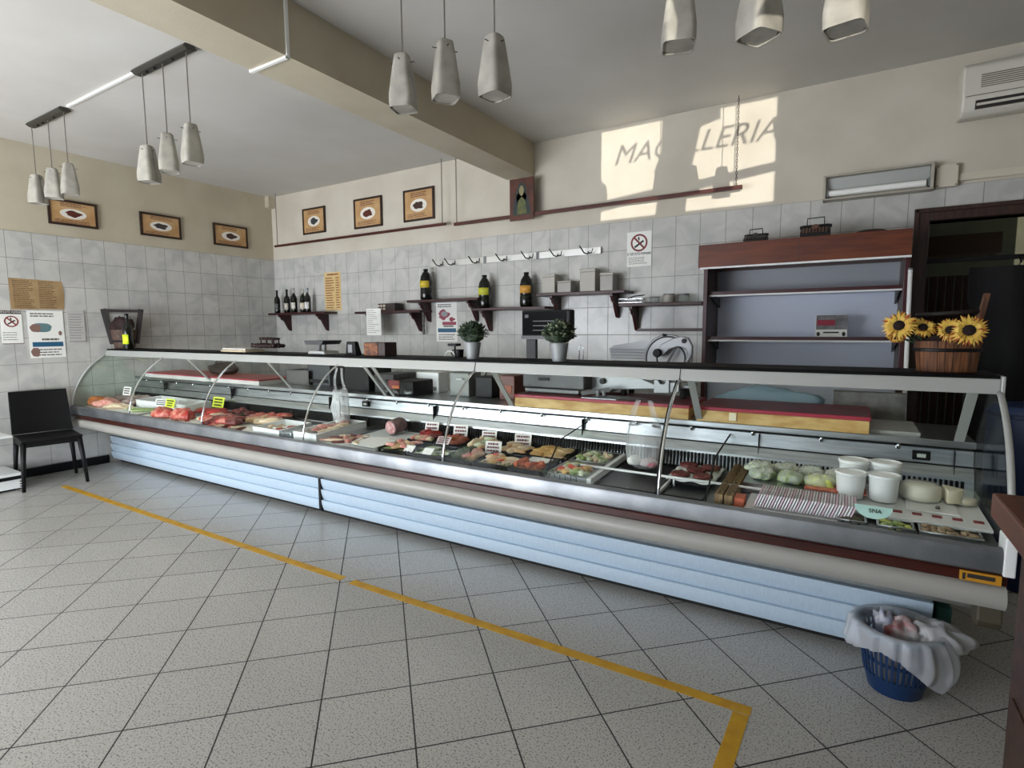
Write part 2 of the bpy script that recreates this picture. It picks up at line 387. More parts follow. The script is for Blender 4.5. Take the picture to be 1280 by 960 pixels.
# air grille: one part, slots are its pattern
b = MB(); b.extX([(2.94, .652), (2.962, .748), (3.0, .748), (3.0, .652)], XL+.003, XR-.012, 0)
xx = XL+.03
while xx < XR-.04:
    b.box(xx, xx+.009, 2.938, 2.957, .664, .738, 1, Matrix.Translation((0, 0, 0)))
    xx += .0185
b.build('air_grille', [steel, blackm], cnt)
b = MB(); b.extX([(2.962, .748), (2.985, .795), (2.998, .795), (3.01, .86), (3.05, .86), (3.05, .748)], XL+.003, XR-.012, 0)
b.extX([(2.981, .792), (2.984, .7965), (2.994, .7965), (2.994, .792)], XL+.003, XR-.012, 1)
for q in (-6.1, -4.9, -3.55, -2.47, -1.33, -.36, .42): b.box(q, q+.002, 2.968, 3.012, .748, .86, 1)
b.build('riser', [steel, blackm], cnt)
MB().box(XL+.003, XR-.012, 3.03, 3.38, .845, .878).build('worktop_core', blackm, cnt)
b = MB(); b.box(XL+.003, XR-.012, 2.965, 3.45, .878, .908); b.build('worktop', steel, cnt, bevel=.004)
b = MB()
for q in range(24):
    x = XL+.2+q*.305
    if x < XR-.05: b.cyl((x, 2.99, .85), (x, 2.99, .88), .008, n=8)
b.build('worktop_stud', chrome, cnt, smooth=True)
MB().box(XL+.003, XR-.012, 3.38, 3.40, .05, .878).build('rear_panel', steel_soft, cnt)
# top rail and black shelf
MB().extX([(2.695, 1.143), (2.712, 1.200), (2.80, 1.200), (2.80, 1.165), (2.73, 1.143)], XL, XR).build('top_rail', alu, cnt, bevel=.003)
MB().box(XL, XR+.005, 2.715, 3.01, 1.200, 1.214).build('top_shelf', blackg, cnt, bevel=.004)
b = MB(); b.box(XR, XR+.012, 2.688, 2.82, 1.135, 1.212); b.build('rail_end_cap', alu, cnt, bevel=.003)
for q in (-1.915, -.69):
    b = MB(); b.bar((q, 2.6935, 1.143), (q, 2.7105, 1.2), .003, .002, 0); b.build('rail_joint', blackm, cnt)
# curved glass
def arc(t):
    p0, p1, p2, p3 = (2.378, .655), (2.41, .88), (2.53, 1.06), (2.703, 1.150)
    a = (1-t)**3; b_ = 3*t*(1-t)**2; c_ = 3*t*t*(1-t); d_ = t**3
    return (a*p0[0]+b_*p1[0]+c_*p2[0]+d_*p3[0], a*p0[1]+b_*p1[1]+c_*p2[1]+d_*p3[1])
JX = [XL, -5.52, -4.35, -3.12, -1.915, -.69, XR]
for i in range(6):
    a, c = JX[i]+.004, JX[i+1]-.004
    g_ = MB().sheet(lambda u, v: (a+(c-a)*u, *arc(v)), 1, 18, .005).build('curved_glass', glass, cnt, smooth=40)
for i, x in enumerate(JX):
    r = .007 if 0 < i < 6 else .011
    pts = [(x, arc(t/18)[0], arc(t/18)[1]) for t in range(19)]
    MB().tube(pts, r, 8).build('glass_edge_profile', alu if i in (0, 6) else chrome, cnt, smooth=True)
    if 0 < i < 6:
        MB().tube([(x-.012, p[1]+.006, p[2]) for p in pts], .0035, 6).build('glass_seal', blackm, cnt, smooth=True)
for x, mt in ((XL+.012, glassgreen), (XR-.012, glassgreen)):
    poly = [arc(t/14) for t in range(15)]+[(2.80, 1.15), (2.99, .91), (2.97, .69), (2.42, .64)]
    MB().extX(poly, x-.003, x+.003).build('end_glass', mt, cnt)
MB().box(XR-.02, XR+.012, 2.345, 2.44, .566, .70).build('end_block', white, cnt, bevel=.004)
b = MB(); b.box(XL-.0, XL+.05, 2.335, 2.364, .53, .56); b.cyl((XL+.07, 2.364, .545), (XL+.07, 2.34, .545), .014); b.build('end_clamp', chrome, cnt)
MB().extX([(2.42, .345), (2.48, .35), (2.50, .38), (2.46, .43), (2.40, .435), (2.39, .38)], .43, .50).build('drain_cap', mat('drain_brown', (70, 64, 48), .6), cnt, bevel=.006)
for q in (-5.22, -4.02, -2.92, -2.84, -1.82, -.65, .43):
    MB().bar((q, 2.755, 1.150), (q, 2.978, .905), .034 if q > .4 or q in (-1.82, -.65) else .024, .01).build('strut', alu, cnt)
# lamp tubes under the rail
lampm = mat('case_lamp', (255, 250, 240), .4, emis=CASE_E)
for i in range(6):
    b = MB(); b.cyl((JX[i]+.12, 2.80, 1.152), (JX[i+1]-.12, 2.80, 1.152), .009, n=10)
    b.build('lamp_tube', lampm, cnt, smooth=True)
# thermometers
for px, py in ((458, 510), (1151, 573)):
    p = onY(px, py, 2.997); q = MB().box(p.x-.033, p.x+.033, 2.985, 3.003, .808, .848).build('thermometer', black, cnt, bevel=.002)
    MB().box(p.x-.016, p.x+.016, 2.982, 2.986, .82, .836).build('thermometer_display', mat('lcd', (196, 204, 196), .3), q)
# brand plate
p = onY(1232, 724, 2.362)
q = MB().box(.37, .48, 2.355, 2.364, .529, .562).build('brand_plate', mat('brass_yellow', (196, 140, 40), .4), cnt)
b = MB(); b.box(.39, .463, 2.353, 2.356, .541, .555); b.box(.377, .385, 2.353, 2.356, .533, .555); b.build('plate_lettering', ink, q)
# internal glass dividers with black edges
for X_, in ((-1.302,), (-.498,)):
    poly = [(2.43, .61), (2.46, .80), (2.70, .82), (2.965, .86), (2.94, .66)]
    poly = [(2.43, .64), (2.62, .80), (2.995, .845), (2.955, .69)]
    d = MB().extX(poly, X_-.003, X_+.003).build('glass_divider', glassgreen, cnt)
    MB().tube([(X_, a, c) for a, c in poly[:3]], .004, 6).build('divider_edge', blackm, d, smooth=True)
# front holder rail and red and white taped ledge on the right
b = MB(); b.cyl((-1.17, 2.60, .684), (-.02, 2.60, .684), .006, n=8)
for q in (-1.16, -.68, -.2): b.cyl((q, 2.60, .64), (q, 2.60, .684), .005, n=8)
b.build('holder_rail', white, cnt, smooth=True)
lg = MB().extX([(2.518, .658), (2.516, .667), (2.585, .672), (2.93, .684), (2.93, .676), (2.59, .663), (2.525, .656)], -.02, XR-.02).build('raised_ledge', mat('ledge_white', (232, 232, 230), .35), cnt)  # ledge; its white front strip stands in for a band reflected in the glass
b = MB(); b2 = MB(); n_ = 8
for k in range(n_):
    x0 = .0+k*.062
    if x0+.03 < XR-.03: b.box(x0, x0+.030, 2.575, 2.598, .6705, .6755)
b.build('striped_tape', mat('tape_red', (128, 40, 44), .5), lg)
# ------------------------------------------------------------------ floor tape
tapem = mat('yellow_tape', (206, 160, 30), .5, col2=(190, 140, 20), scale=12)
def strip(p0, p1, w_, lab):
    p0 = Vector(p0); p1 = Vector(p1); d = (p1-p0).normalized(); n = Vector((-d.y, d.x, 0))*w_/2
    b = MB(); poly = [(p0+n), (p0-n), (p1-n), (p1+n)]
    b.extZ([(p.x, p.y) for p in poly], .0, .0012); tag(b.build('floor_tape', tapem), lab, 'floor tape', 'yellow tape on the floor')
A = onZ(72, 609, 0); B_ = onZ(424, 726, 0); C_ = onZ(434, 730, 0); Dd = onZ(938, 893, 0)
yt = (A.y+Dd.y)/2
strip((A.x, 2.02, 0), (B_.x, 2.03, 0), .05, 'far length of yellow floor tape, from chair to small gap')
strip((C_.x, 2.03, 0), (Dd.x, 2.05, 0), .05, 'near length of yellow floor tape, from gap to corner')
strip((Dd.x-.03, 2.02, 0), (Dd.x-.06, 1.0, 0), .055, 'short yellow floor tape turning back toward the viewer')

# ------------------------------------------------------------------ black chair
def chair():
    o = thing('chair', (0, 0, 0), 'black moulded plastic chair with square back against the tiled wall', 'chair')
    # seat faces -x... built facing +y
    MB().box(-.22, .22, -.22, .23, .425, .45).build('seat', black, o, bevel=.01)
    def bk(u, v):
        x = (-.225+.45*u); return (x*(1-.05*v), -.215-.10*v-.02*math.cos(PI*(u-.5)), .45+.39*v)
    MB().sheet(bk, 10, 8, .018).build('backrest', mat('chair_black', (8, 8, 9), .6, spec=.2, bump=.25, scale=120), o, smooth=50, bevel=.004)
    for sx in (-1, 1):
        for sy in (-1, 1):
            MB().tube([(sx*.195, sy*.195, .43), (sx*.21, sy*.215, .25), (sx*.225, sy*.235, 0)], [.023, .018, .014], 10).build('leg', black, o, smooth=True)
    b = MB()
    for sy in (-1, 1): b.box(-.2, .2, sy*.2-.012, sy*.2+.012, .385, .43)
    for sx in (-1, 1): b.box(sx*.2-.012, sx*.2+.012, -.2, .2, .385, .43)
    b.build('apron', black, o)
    return o
ch = chair()
ch.location = (-6.28, 2.02, 0); ch.rotation_euler = (0, 0, math.radians(-100))

# white shelving unit at the left edge
su = thing('shelf_unit', (-6.3, 1.55, 0), 'white metal shelf unit with black kick strip, cut by the left edge', 'shelving')
MB().box(-6.66, -6.21, .9, 1.80, .02, .155).build('base_shelf', white, su, bevel=.004)
MB().box(-6.20, -6.195, .9, 1.80, .105, .135).build('black_strip', black, su)
MB().box(-6.6, -6.25, .95, 1.75, 0, .02).build('foot', black, su)
b = MB(); b.box(-6.60, -6.25, .9, 1.765, .47, .49); b.build('shelf', white, su, bevel=.003)
MB().box(-6.67, -6.63, .9, .95, .0, 1.5).build('upright', white, su)
b = MB()
for k in range(3): b.box(-6.2105, -6.2075, 1.77, 1.787, .03+k*.022, .04+k*.022)
b.build('slot', black, su)

# ------------------------------------------------------------------ pendants
lampglass = mat('alabaster_glass', (188, 184, 172), .35, col2=(160, 156, 146), scale=14, bump=.08, trans=.15)
shade_m = lampglass
def pendant(xc, dxs, zt, tops, y=2.03, lab=''):
    o = thing('pendant_lamp', (xc, y, ZC), lab, 'ceiling lamp', 'three-shade pendant lamps')
    b = MB(); L_ = .33; b.extX([(y-.03, ZC), (y-.045, ZC-.02), (y-.02, ZC-.035), (y+.02, ZC-.035), (y+.045, ZC-.02), (y+.03, ZC)], xc-L_, xc+L_)
    b.build('ceiling_bar', mat('bronze_bar', (74, 72, 66), .4, .6), o, bevel=.003)
    b = MB()
    for k in (-.2, -.1, .12): b.cyl((xc+k, y, ZC-.035), (xc+k, y, ZC-.043), .009)
    b.build('bar_screw', black, o)
    for i, (dx, zz, ang) in enumerate(zip(dxs, tops, (20, 55, 80))):
        x = xc+dx
        MB().cyl((x, y, zz), (x, y, ZC-.03), .0035, n=6).build('cord', mat('cord_grey', (110, 104, 98), .6), o)
        # tapering four-sided shade, slanted open bottom
        a0 = math.radians(ang); prof = [(.024, 0), (.030, -.004), (.036, -.04), (.047, -.12), (.056, -.19), (.054, -.24)]
        def fn(u, v, a0=a0):
            t = u*2*PI; k = v*(len(prof)-1); j = min(int(k), len(prof)-2); f = k-j
            r = prof[j][0]*(1-f)+prof[j+1][0]*f; z = prof[j][1]*(1-f)+prof[j+1][1]*f
            sq = 1/max(abs(math.cos(t)), abs(math.sin(t)))
            r *= min(sq, 1.30)*.93
            z2 = z
            return (x+r*math.cos(t+a0), y+r*math.sin(t+a0), zz+z2)
        s_ = MB().sheet(fn, 32, 14, .005).build('shade', shade_m, o, smooth=60)
        MB().lathe([(0.001, zz+.004), (.03, zz+.003), (.036, zz-.004), (.03, zz-.01)], (x, y, 0), 20).build('shade_cap', shade_m, o, smooth=40)
        MB().lathe([(.001, zz-.226), (.052, zz-.228), (.054, zz-.236), (.001, zz-.237)], (x, y, 0), 24).build('shade_base', shade_m, o, smooth=40)
        b = MB(); b.cyl((x-.058*math.cos(a0), y-.058*math.sin(a0), zz-.03), (x+.058*math.cos(a0), y+.058*math.sin(a0), zz-.03), .002, n=6)
        b.cyl((x+.054*math.sin(a0), y-.054*math.cos(a0), zz-.03), (x-.054*math.sin(a0), y+.054*math.cos(a0), zz-.03), .002, n=6)
        b.build('pin', black, s_)
    return o
Y3 = 2.03
def lampx(px, py): p = onY(px, py, Y3); return p.x, p.z
def cluster(pts, lab, xc=None):
    q = [lampx(*p) for p in pts]; c = q[1][0] if xc is None else xc
    return pendant(c, [a-c for a, z in q], 0, [z for a, z in q], Y3, lab)
cluster([(45, 219), (65, 211), (85, 205)], 'three-shade glass pendant lamp nearest the left wall')
cluster([(184, 183), (209, 168), (238, 156)], 'three-shade glass pendant lamp, second from the left wall')
cluster([(503, 70), (556, 53), (618, 46)], 'three-shade glass pendant lamp hanging just right of the beam')
cluster([(850, -33), (952, -52), (1062, -68)], 'three-shade glass pendant lamp at the top right, only its shade bottoms visible')
# ceiling cable duct
duct = mat('duct_white', (238, 238, 234), .5)
b = MB(); b.box(-5.33, -4.21, Y3-.009, Y3+.009, ZC-.014, ZC); tag(b.build('cable_duct', duct), 'thin white ceiling cable duct joining the two left lamps', 'cable duct')
b = MB()
b.box(-3.50, -2.962, Y3-.009, Y3+.009, ZC-.014, ZC); b.box(-2.974, -2.962, Y3-.009, Y3+.009, 2.87, ZC)
b.box(-2.974, -2.636, Y3-.009, Y3+.009, 2.858, 2.87)
b.box(-2.65, -2.638, Y3-.009, Y3+.009, 2.858, ZC)
tag(b.build('cable_duct', duct), 'thin white cable duct running from the second lamp over the beam', 'cable duct')

# ------------------------------------------------------------------ hanging rods with chains
rodm = mat('rod_brown', (84, 32, 18), .4, col2=(60, 20, 12), scale=4, stretch=(1, 12, 12))
def chain(b, x, y, z0, z1):
    z = z1; k = 0
    while z > z0+.02:
        pts = []
        for q in range(8):
            t = 2*PI*q/8; u = .006*math.cos(t); v = .014*math.sin(t)
            pts.append((x+(u if k % 2 else 0), y+(0 if k % 2 else u), z-.012+v))
        b.tube(pts, .0022, 4, closed=True); z -= .0225; k += 1
    b.tube([(x, y, z+.012), (x+.008, y, z-.005), (x, y, z0-.002)], .002, 5)
def rod(p0, p1, chains, y, lab, sq):
    a = onY(*p0, y); c = onY(*p1, y); z = (a.z+c.z)/2
    o = thing('hanging_rod', ((a.x+c.x)/2, y, z), lab, 'hanging rail', 'brown rods hung on chains')
    if sq: MB().box(a.x, c.x, y-.014, y+.014, z-.016, z+.016).build('rod', rodm, o, bevel=.003)
    else: MB().cyl((a.x, y, z), (c.x, y, z), .015, n=14).build('rod', rodm, o, smooth=40)
    for cx in chains:
        x = onY(cx, p0[1] if cx < (p0[0]+p1[0])/2 else p1[1], y).x
        b = MB(); chain(b, x, y, z+.012, ZC); b.build('chain', mat('chain_iron', (70, 62, 54), .45, .7), o, smooth=True)
rod((344, 307), (557, 281), (347, 553), YW-.10, 'brown round rod on chains under the three left pictures', False)
rod((568, 281), (928, 233), (571, 920), YW-.10, 'long brown rod on chains running behind the religious painting', True)

# ------------------------------------------------------------------ flat things on the walls
class Wall:
    """a flat sheet on a wall; u runs left to right as seen, v bottom to top"""
    def __init__(s, side, p0, p1, off=.004, slant=0):
        s.side = side
        if side == 'back': a = onY(*p0, YW-off); c = onY(*p1, YW-off); s.u0, s.u1 = a.x, c.x
        elif side == 'left': a = onX(*p0, XW+off); c = onX(*p1, XW+off); s.u0, s.u1 = a.y, c.y
        s.z1, s.z0 = a.z, c.z; s.off = off
    def p(s, u, v, d=0):
        a = s.u0+(s.u1-s.u0)*u; z = s.z0+(s.z1-s.z0)*v
        return Vector((a, YW-s.off-d, z)) if s.side == 'back' else Vector((XW+s.off+d, a, z))
    def poly(s, b, pts, d0, d1, mi=0): b.prism(pts, lambda u, v: s.p(u, v, d0), lambda u, v: s.p(u, v, d1), mi)
    def rect(s, b, u0, v0, u1, v1, d0, d1, mi=0): s.poly(b, [(u0, v0), (u1, v0), (u1, v1), (u0, v1)], d0, d1, mi)
    def rot(s): return RBACK if s.side == 'back' else RLEFT
    @property
    def W(s): return abs(s.u1-s.u0)
    @property
    def H(s): return abs(s.z1-s.z0)
def lines(W_, b, u0, u1, v0, v1, n, seed=1, th=.45, d=.0022):
    r = random.Random(seed)
    for k in range(n):
        v = v1-(v1-v0)*(k+.5)/n; h = (v1-v0)/n*th/2; u = u0
        end = u0+(u1-u0)*r.uniform(.72, 1)
        while u < end-.01:
            l = min(r.uniform(.05, .16)*(u1-u0)*1.3, end-u); W_.rect(b, u, v-h, u+l*.86, v+h, .0015, d); u += l
def ell(cx, cy, rx, ry, n=20, wob=0, seed=0):
    r = random.Random(seed); ph = r.uniform(0, 6)
    return [(cx+rx*(1+wob*math.sin(3*t+ph)+wob*.6*math.sin(7*t))*math.cos(t), cy+ry*(1+wob*math.sin(4*t+ph))*math.sin(t)) for t in [2*PI*k/n for k in range(n)]]
def picture(side, p0, p1, lab, seed, mc=(86, 34, 20)):
    W_ = Wall(side, p0, p1, .012)
    o = thing('framed_picture', W_.p(.5, 0), lab, 'picture', 'framed food pictures')
    b = MB(); t = .022/W_.W; t2 = .022/W_.H
    W_.rect(b, 0, 0, 1, t2, -.01, .008); W_.rect(b, 0, 1-t2, 1, 1, -.01, .008); W_.rect(b, 0, t2, t, 1-t2, -.01, .008); W_.rect(b, 1-t, t2, 1, 1-t2, -.01, .008)
    b.build('frame', mat('frame_dark', (46, 26, 18), .4), o)
    b = MB(); W_.rect(b, t, t2, 1-t, 1-t2, -.008, .001); b.build('print', mat('print_tan', (196, 160, 112), .5, col2=(176, 136, 88), scale=7), o)
    b = MB(); W_.poly(b, ell(.5, .48, .27, .20), .001, .002); b.build('printed_plate', mat('plate_white', (228, 224, 214), .5), o)
    b = MB(); W_.poly(b, ell(.5, .48, .16, .12, wob=.18, seed=seed), .002, .003); b.build('printed_food', mat('food_%d' % mc[0], mc, .6), o)
    b = MB(); lines(W_, b, .25, .8, .74, .9, 3, seed); lines(W_, b, .12, .85, .1, .24, 3, seed+1); b.build('printed_text', mat('print_brown', (110, 66, 50), .7), o)
    return o
picture('left', (58, 246), (123, 287), 'framed food picture nearest the left edge, on the left wall', 1)
picture('left', (174, 264), (227, 300), 'framed food picture in the middle of the left wall', 2, (56, 52, 50))
picture('left', (266, 278), (310, 311), 'framed food picture on the left wall nearest the corner', 3, (60, 36, 26))
picture('back', (378, 262), (407, 290), 'smallest framed food picture, on the back wall nearest the corner', 4, (50, 52, 58))
picture('back', (442, 250), (478, 282), 'middle framed food picture above the left rod', 5)
picture('back', (504, 239), (543, 273), 'framed food picture beside the hanging chains, rightmost above the left rod', 6, (60, 44, 48))
# religious painting: a plain veiled figure
W_ = Wall('back', (637, 225), (667, 273), .125)
o = thing('religious_painting', W_.p(.5, 0), 'small devotional painting of a veiled figure under the beam end', 'painting')
b = MB(); W_.rect(b, 0, 0, 1, 1, -.015, 0); b.build('panel', mat('icon_red', (92, 44, 22), .5, col2=(66, 30, 18), scale=9), o)
b = MB(); W_.poly(b, ell(.5, .60, .22, .30, wob=.04) , 0, .001); W_.poly(b, [(.12, .12), (.88, .12), (.80, .5), (.62, .66), (.38, .66), (.2, .5)], 0, .001); b.build('veil', mat('icon_green', (46, 58, 44), .6, col2=(34, 44, 52), scale=12), o)
b = MB(); W_.poly(b, ell(.5, .70, .10, .12), .001, .002); b.build('face', mat('icon_face', (136, 128, 92), .6), o)
b = MB(); W_.poly(b, [(.3, .14), (.72, .14), (.66, .46), (.5, .56), (.36, .46)], .001, .002); b.build('robe', mat('icon_robe', (108, 104, 48), .6, col2=(70, 84, 56), scale=20), o)
# no smoking signs
def nosmoke(side, p0, p1, lab):
    W_ = Wall(side, p0, p1, .003)
    o = thing('no_smoking_sign', W_.p(.5, 0), lab, 'sign')
    b = MB(); W_.rect(b, 0, 0, 1, 1, -.002, .0015); b.build('board', paper, o)
    asp = W_.W/W_.H; cx, cy, r = .5, .68, .34
    b = MB(); n = 28
    for k in range(n):
        a, c = 2*PI*k/n, 2*PI*(k+1)/n
        W_.poly(b, [(cx+r*math.cos(a), cy+r*asp*math.sin(a)), (cx+r*math.cos(c), cy+r*asp*math.sin(c)), (cx+r*.8*math.cos(c), cy+r*.8*asp*math.sin(c)), (cx+r*.8*math.cos(a), cy+r*.8*asp*math.sin(a))], .0015, .003)
    for s_ in (1,):
        W_.poly(b, [(cx-.24, cy+.20*asp), (cx-.20, cy+.26*asp), (cx+.24, cy-.20*asp), (cx+.20, cy-.26*asp)], .003, .0036)
    b.build('prohibition_ring', mat('sign_red', (120, 26, 26), .5), o)
    b = MB(); W_.poly(b, [(cx-.20, cy-.14*asp), (cx+.16, cy+.10*asp), (cx+.20, cy+.04*asp), (cx-.16, cy-.20*asp)], .0015, .0028)
    W_.poly(b, [(cx-.02, cy+.08*asp), (cx-.06, cy+.2*asp), (cx+.0, cy+.24*asp), (cx+.02, cy+.1*asp)], .0015, .0028)
    b.build('cigarette', ink, o)
    if side == 'back':
        text("E' VIETATO FUMARE", W_.p(.5, .36, .003), W_.rot(), W_.H*.105, ink, o, sx=.74)
        b = MB(); lines(W_, b, .08, .92, .06, .28, 5, 8, .35); b.build('small_print', greyink, o)
    else:
        b = MB(); W_.rect(b, 0, .9, 1, 1, .0015, .003); b.build('header_band', mat('sign_black', (40, 24, 22), .5), o)
        text("VIETATO FUMARE", W_.p(.5, .95, .0035), W_.rot(), W_.H*.075, paper, o, sx=.9)
        b = MB(); lines(W_, b, .05, .92, .1, .38, 4, 8, .3); W_.rect(b, 0, .0, 1, .03, .0015, .003); b.build('small_print', greyink, o)
nosmoke('back', (784, 291), (814, 332), 'no smoking sign on the back wall right of the hook rail')
nosmoke('left', (-1, 388), (30, 430), 'no smoking sign on the left wall, cut by the edge')
# menus and posters
W_ = Wall('left', (10, 347), (82, 388), .003)
o = thing('menu_sheet', W_.p(.5, 0), 'brown old-style menu sheet on the left wall above the signs', 'menu')
b = MB(); pts = [(0, 0), (.97, .03), (.985, .3), (1, .5), (.985, .8), (.96, .97), (.5, .985), (0, 1)]; W_.poly(b, pts, -.002, .001); b.build('sheet', mat('kraft', (172, 144, 104), .8, col2=(150, 122, 84), scale=6), o)
b = MB(); lines(W_, b, .06, .44, .05, .95, 15, 4, .35); lines(W_, b, .52, .85, .05, .95, 15, 5, .35); b.build('printed_text', mat('sepia_ink', (92, 66, 40), .8), o)
def foodposter(W_, o, side):
    b = MB(); W_.rect(b, 0, 0, 1, 1, -.002, .0012); b.build('sheet', paper, o)
    b = MB(); lines(W_, b, .08, .9, .86, .96, 2, 3, .5); lines(W_, b, .35, .92, .36, .42, 1, 9, .7); lines(W_, b, .1, .95, .03, .2, 3, 6, .4); b.build('printed_text', mat('poster_text', (96, 92, 86), .7), o)
    b = MB(); W_.rect(b, .08, .235, .94, .335, .0012, .003); b.build('blue_band', mat('poster_blue', (34, 90, 122), .5), o)
W_ = Wall('left', (33, 388), (83, 446), .003)
o = thing('poster', W_.p(.5, 0), 'white butcher poster with blue band on the left wall', 'poster'); foodposter(W_, o, 'left')
b = MB(); W_.poly(b, ell(.36, .64, .30, .10, wob=.06), .0012, .003); b.build('printed_fish', mat('poster_teal', (96, 128, 132), .5), o)
b = MB(); W_.poly(b, ell(.2, .63, .15, .09, wob=.1), .003, .0036); W_.poly(b, ell(.88, .52, .05, .05), .0012, .003); W_.poly(b, ell(.15, .12, .12, .10, wob=.1), .0012, .003); b.build('printed_detail', mat('poster_detail', (130, 100, 90), .6), o)
W_ = Wall('left', (83, 388), (108, 427), .003)
o = thing('notice', W_.p(.5, 0), 'grey framed notice right of the white butcher poster', 'notice')
b = MB(); W_.rect(b, 0, 0, 1, 1, -.002, .002); b.build('sheet', mat('notice_grey', (186, 184, 180), .7), o)
b = MB(); lines(W_, b, .08, .92, .08, .92, 10, 2, .2, d=.003)
W_.rect(b, 0, 0, 1, .02, .002, .004); W_.rect(b, .975, 0, 1, 1, .002, .004); b.build('printed_text', greyink, o)
W_ = Wall('back', (405, 341), (427, 388), .003)
o = thing('price_list', W_.p(.5, 0), 'yellow and orange price list on the back wall beside the wine shelf', 'menu')
b = MB(); W_.rect(b, 0, 0, 1, 1, -.002, .0012); b.build('sheet', mat('menu_yellow', (214, 190, 138), .7, col2=(206, 172, 110), scale=3), o)
b = MB(); lines(W_, b, .08, .62, .05, .88, 13, 4, .4); lines(W_, b, .7, .95, .05, .88, 13, 5, .4); lines(W_, b, .2, .9, .91, .97, 1, 2, .7); b.build('printed_text', mat('menu_brown', (140, 84, 50), .8), o)
W_ = Wall('back', (545, 378), (572, 427), .003)
o = thing('poster', W_.p(.5, 0), 'white poster with red drawing and teal band under the high shelf', 'poster'); foodposter(W_, o, 'back')
b = MB(); W_.poly(b, ell(.36, .68, .26, .12, wob=.2, seed=3), .0012, .003); W_.poly(b, ell(.75, .56, .14, .05, wob=.2, seed=3), .0012, .003); W_.rect(b, .3, .42, .95, .50, .0012, .003); b.build('printed_drawing', mat('poster_pink', (150, 62, 78), .5), o)
b = MB(); W_.poly(b, ell(.4, .70, .16, .07), .003, .0036); b.build('printed_figure', mat('poster_grey', (150, 150, 152), .5), o)

# ------------------------------------------------------------------ hook rail
p0 = onY(538, 330, YW-.03); p1 = onY(751, 312, YW-.03); zc = (p0.z+p1.z)/2-.005
o = thing('hook_rail', ((p0.x+p1.x)/2, YW-.03, zc), 'stainless steel hook rail with black hooks on the tiled back wall', 'hook rail')
b = MB(); b.box(p0.x, p1.x, YW-.028, YW-.018, zc-.032, zc+.032); b.build('rail', mat('rail_bright', (214, 214, 210), .3, .5), o, bevel=.003)
b = MB()
for px in (606, 672): x = onY(px, 322, YW-.03).x; b.box(x-.014, x+.014, YW-.034, YW-.028, zc-.036, zc+.036)
for q in (p0.x+.06, p1.x-.06): b.cyl((q, YW-.018, zc), (q, YW, zc), .02)
b.build('rail_clip', mgrey, o)
for px in (551, 566, 596, 630, 662, 697, 735):
    x = onY(px, 322, YW-.03).x; y = YW-.034
    MB().tube([(x, y+.006, zc-.005), (x+.01, y-.03, zc-.03), (x-.01, y-.06, zc-.022), (x-.035, y-.075, zc+.02), (x-.048, y-.08, zc+.04)], .006, 8).build('hook', black, o, smooth=True)
    MB().tube([(x+.0, y+.006, zc-.018), (x+.045, y-.02, zc-.02), (x+.07, y-.05, zc+.012)], .005, 8).build('hook', black, o, smooth=True)

# ------------------------------------------------------------------ wall shelves
def wshelf(px0, px1, py, lab, dep=.22, brackets=(.16, .84), th=.026):
    yf = YW-dep; a = onY(px0, py[0], yf); c = onY(px1, py[1], yf); z = (a.z+c.z)/2
    o = thing('wall_shelf', ((a.x+c.x)/2, YW, z), lab, 'shelf', 'dark red wooden wall shelves')
    MB().box(a.x, c.x, yf, YW-.002, z-th, z).build('board', shelfwood, o, bevel=.004)
    for f in brackets:
        x = a.x+(c.x-a.x)*f
        poly = [(YW-.002, z-th), (yf+.03, z-th), (yf+.03, z-th-.02), (yf+.06, z-th-.035), (yf+.07, z-th-.06), (yf+.11, z-th-.08), (YW-.035, z-th-.20), (YW-.002, z-th-.21)]
        MB().extX(poly, x-.013, x+.013).build('bracket', shelfwood, o)
    return o, a.x, c.x, z, yf
S1 = wshelf(335, 404, (391, 390), 'dark red wall shelf holding five wine bottles near the corner')
S2 = wshelf(443, 524, (389, 388), 'dark red wall shelf holding a small carton with a white sheet hung from it')
S3 = wshelf(508, 597, (375, 372), 'dark red wall shelf above the poster, holding one dark bottle')
S4 = wshelf(589, 681, (385, 383), 'dark red wall shelf carrying two dark bottles, behind the scale display', brackets=(.12,))
S5 = wshelf(670, 781, (367, 362), 'dark red wall shelf with four pale boxes')
S6 = wshelf(773, 878, (380, 376), 'dark red wall shelf joined to the tall wall cabinet, with a lower rail', brackets=(.14,))
x0, x1, z = S6[1], S6[2], S6[3]
MB().box(x0+.1, x1, YW-.03, YW-.005, z-.24, z-.215).build('lower_rail', shelfwood, S6[0])
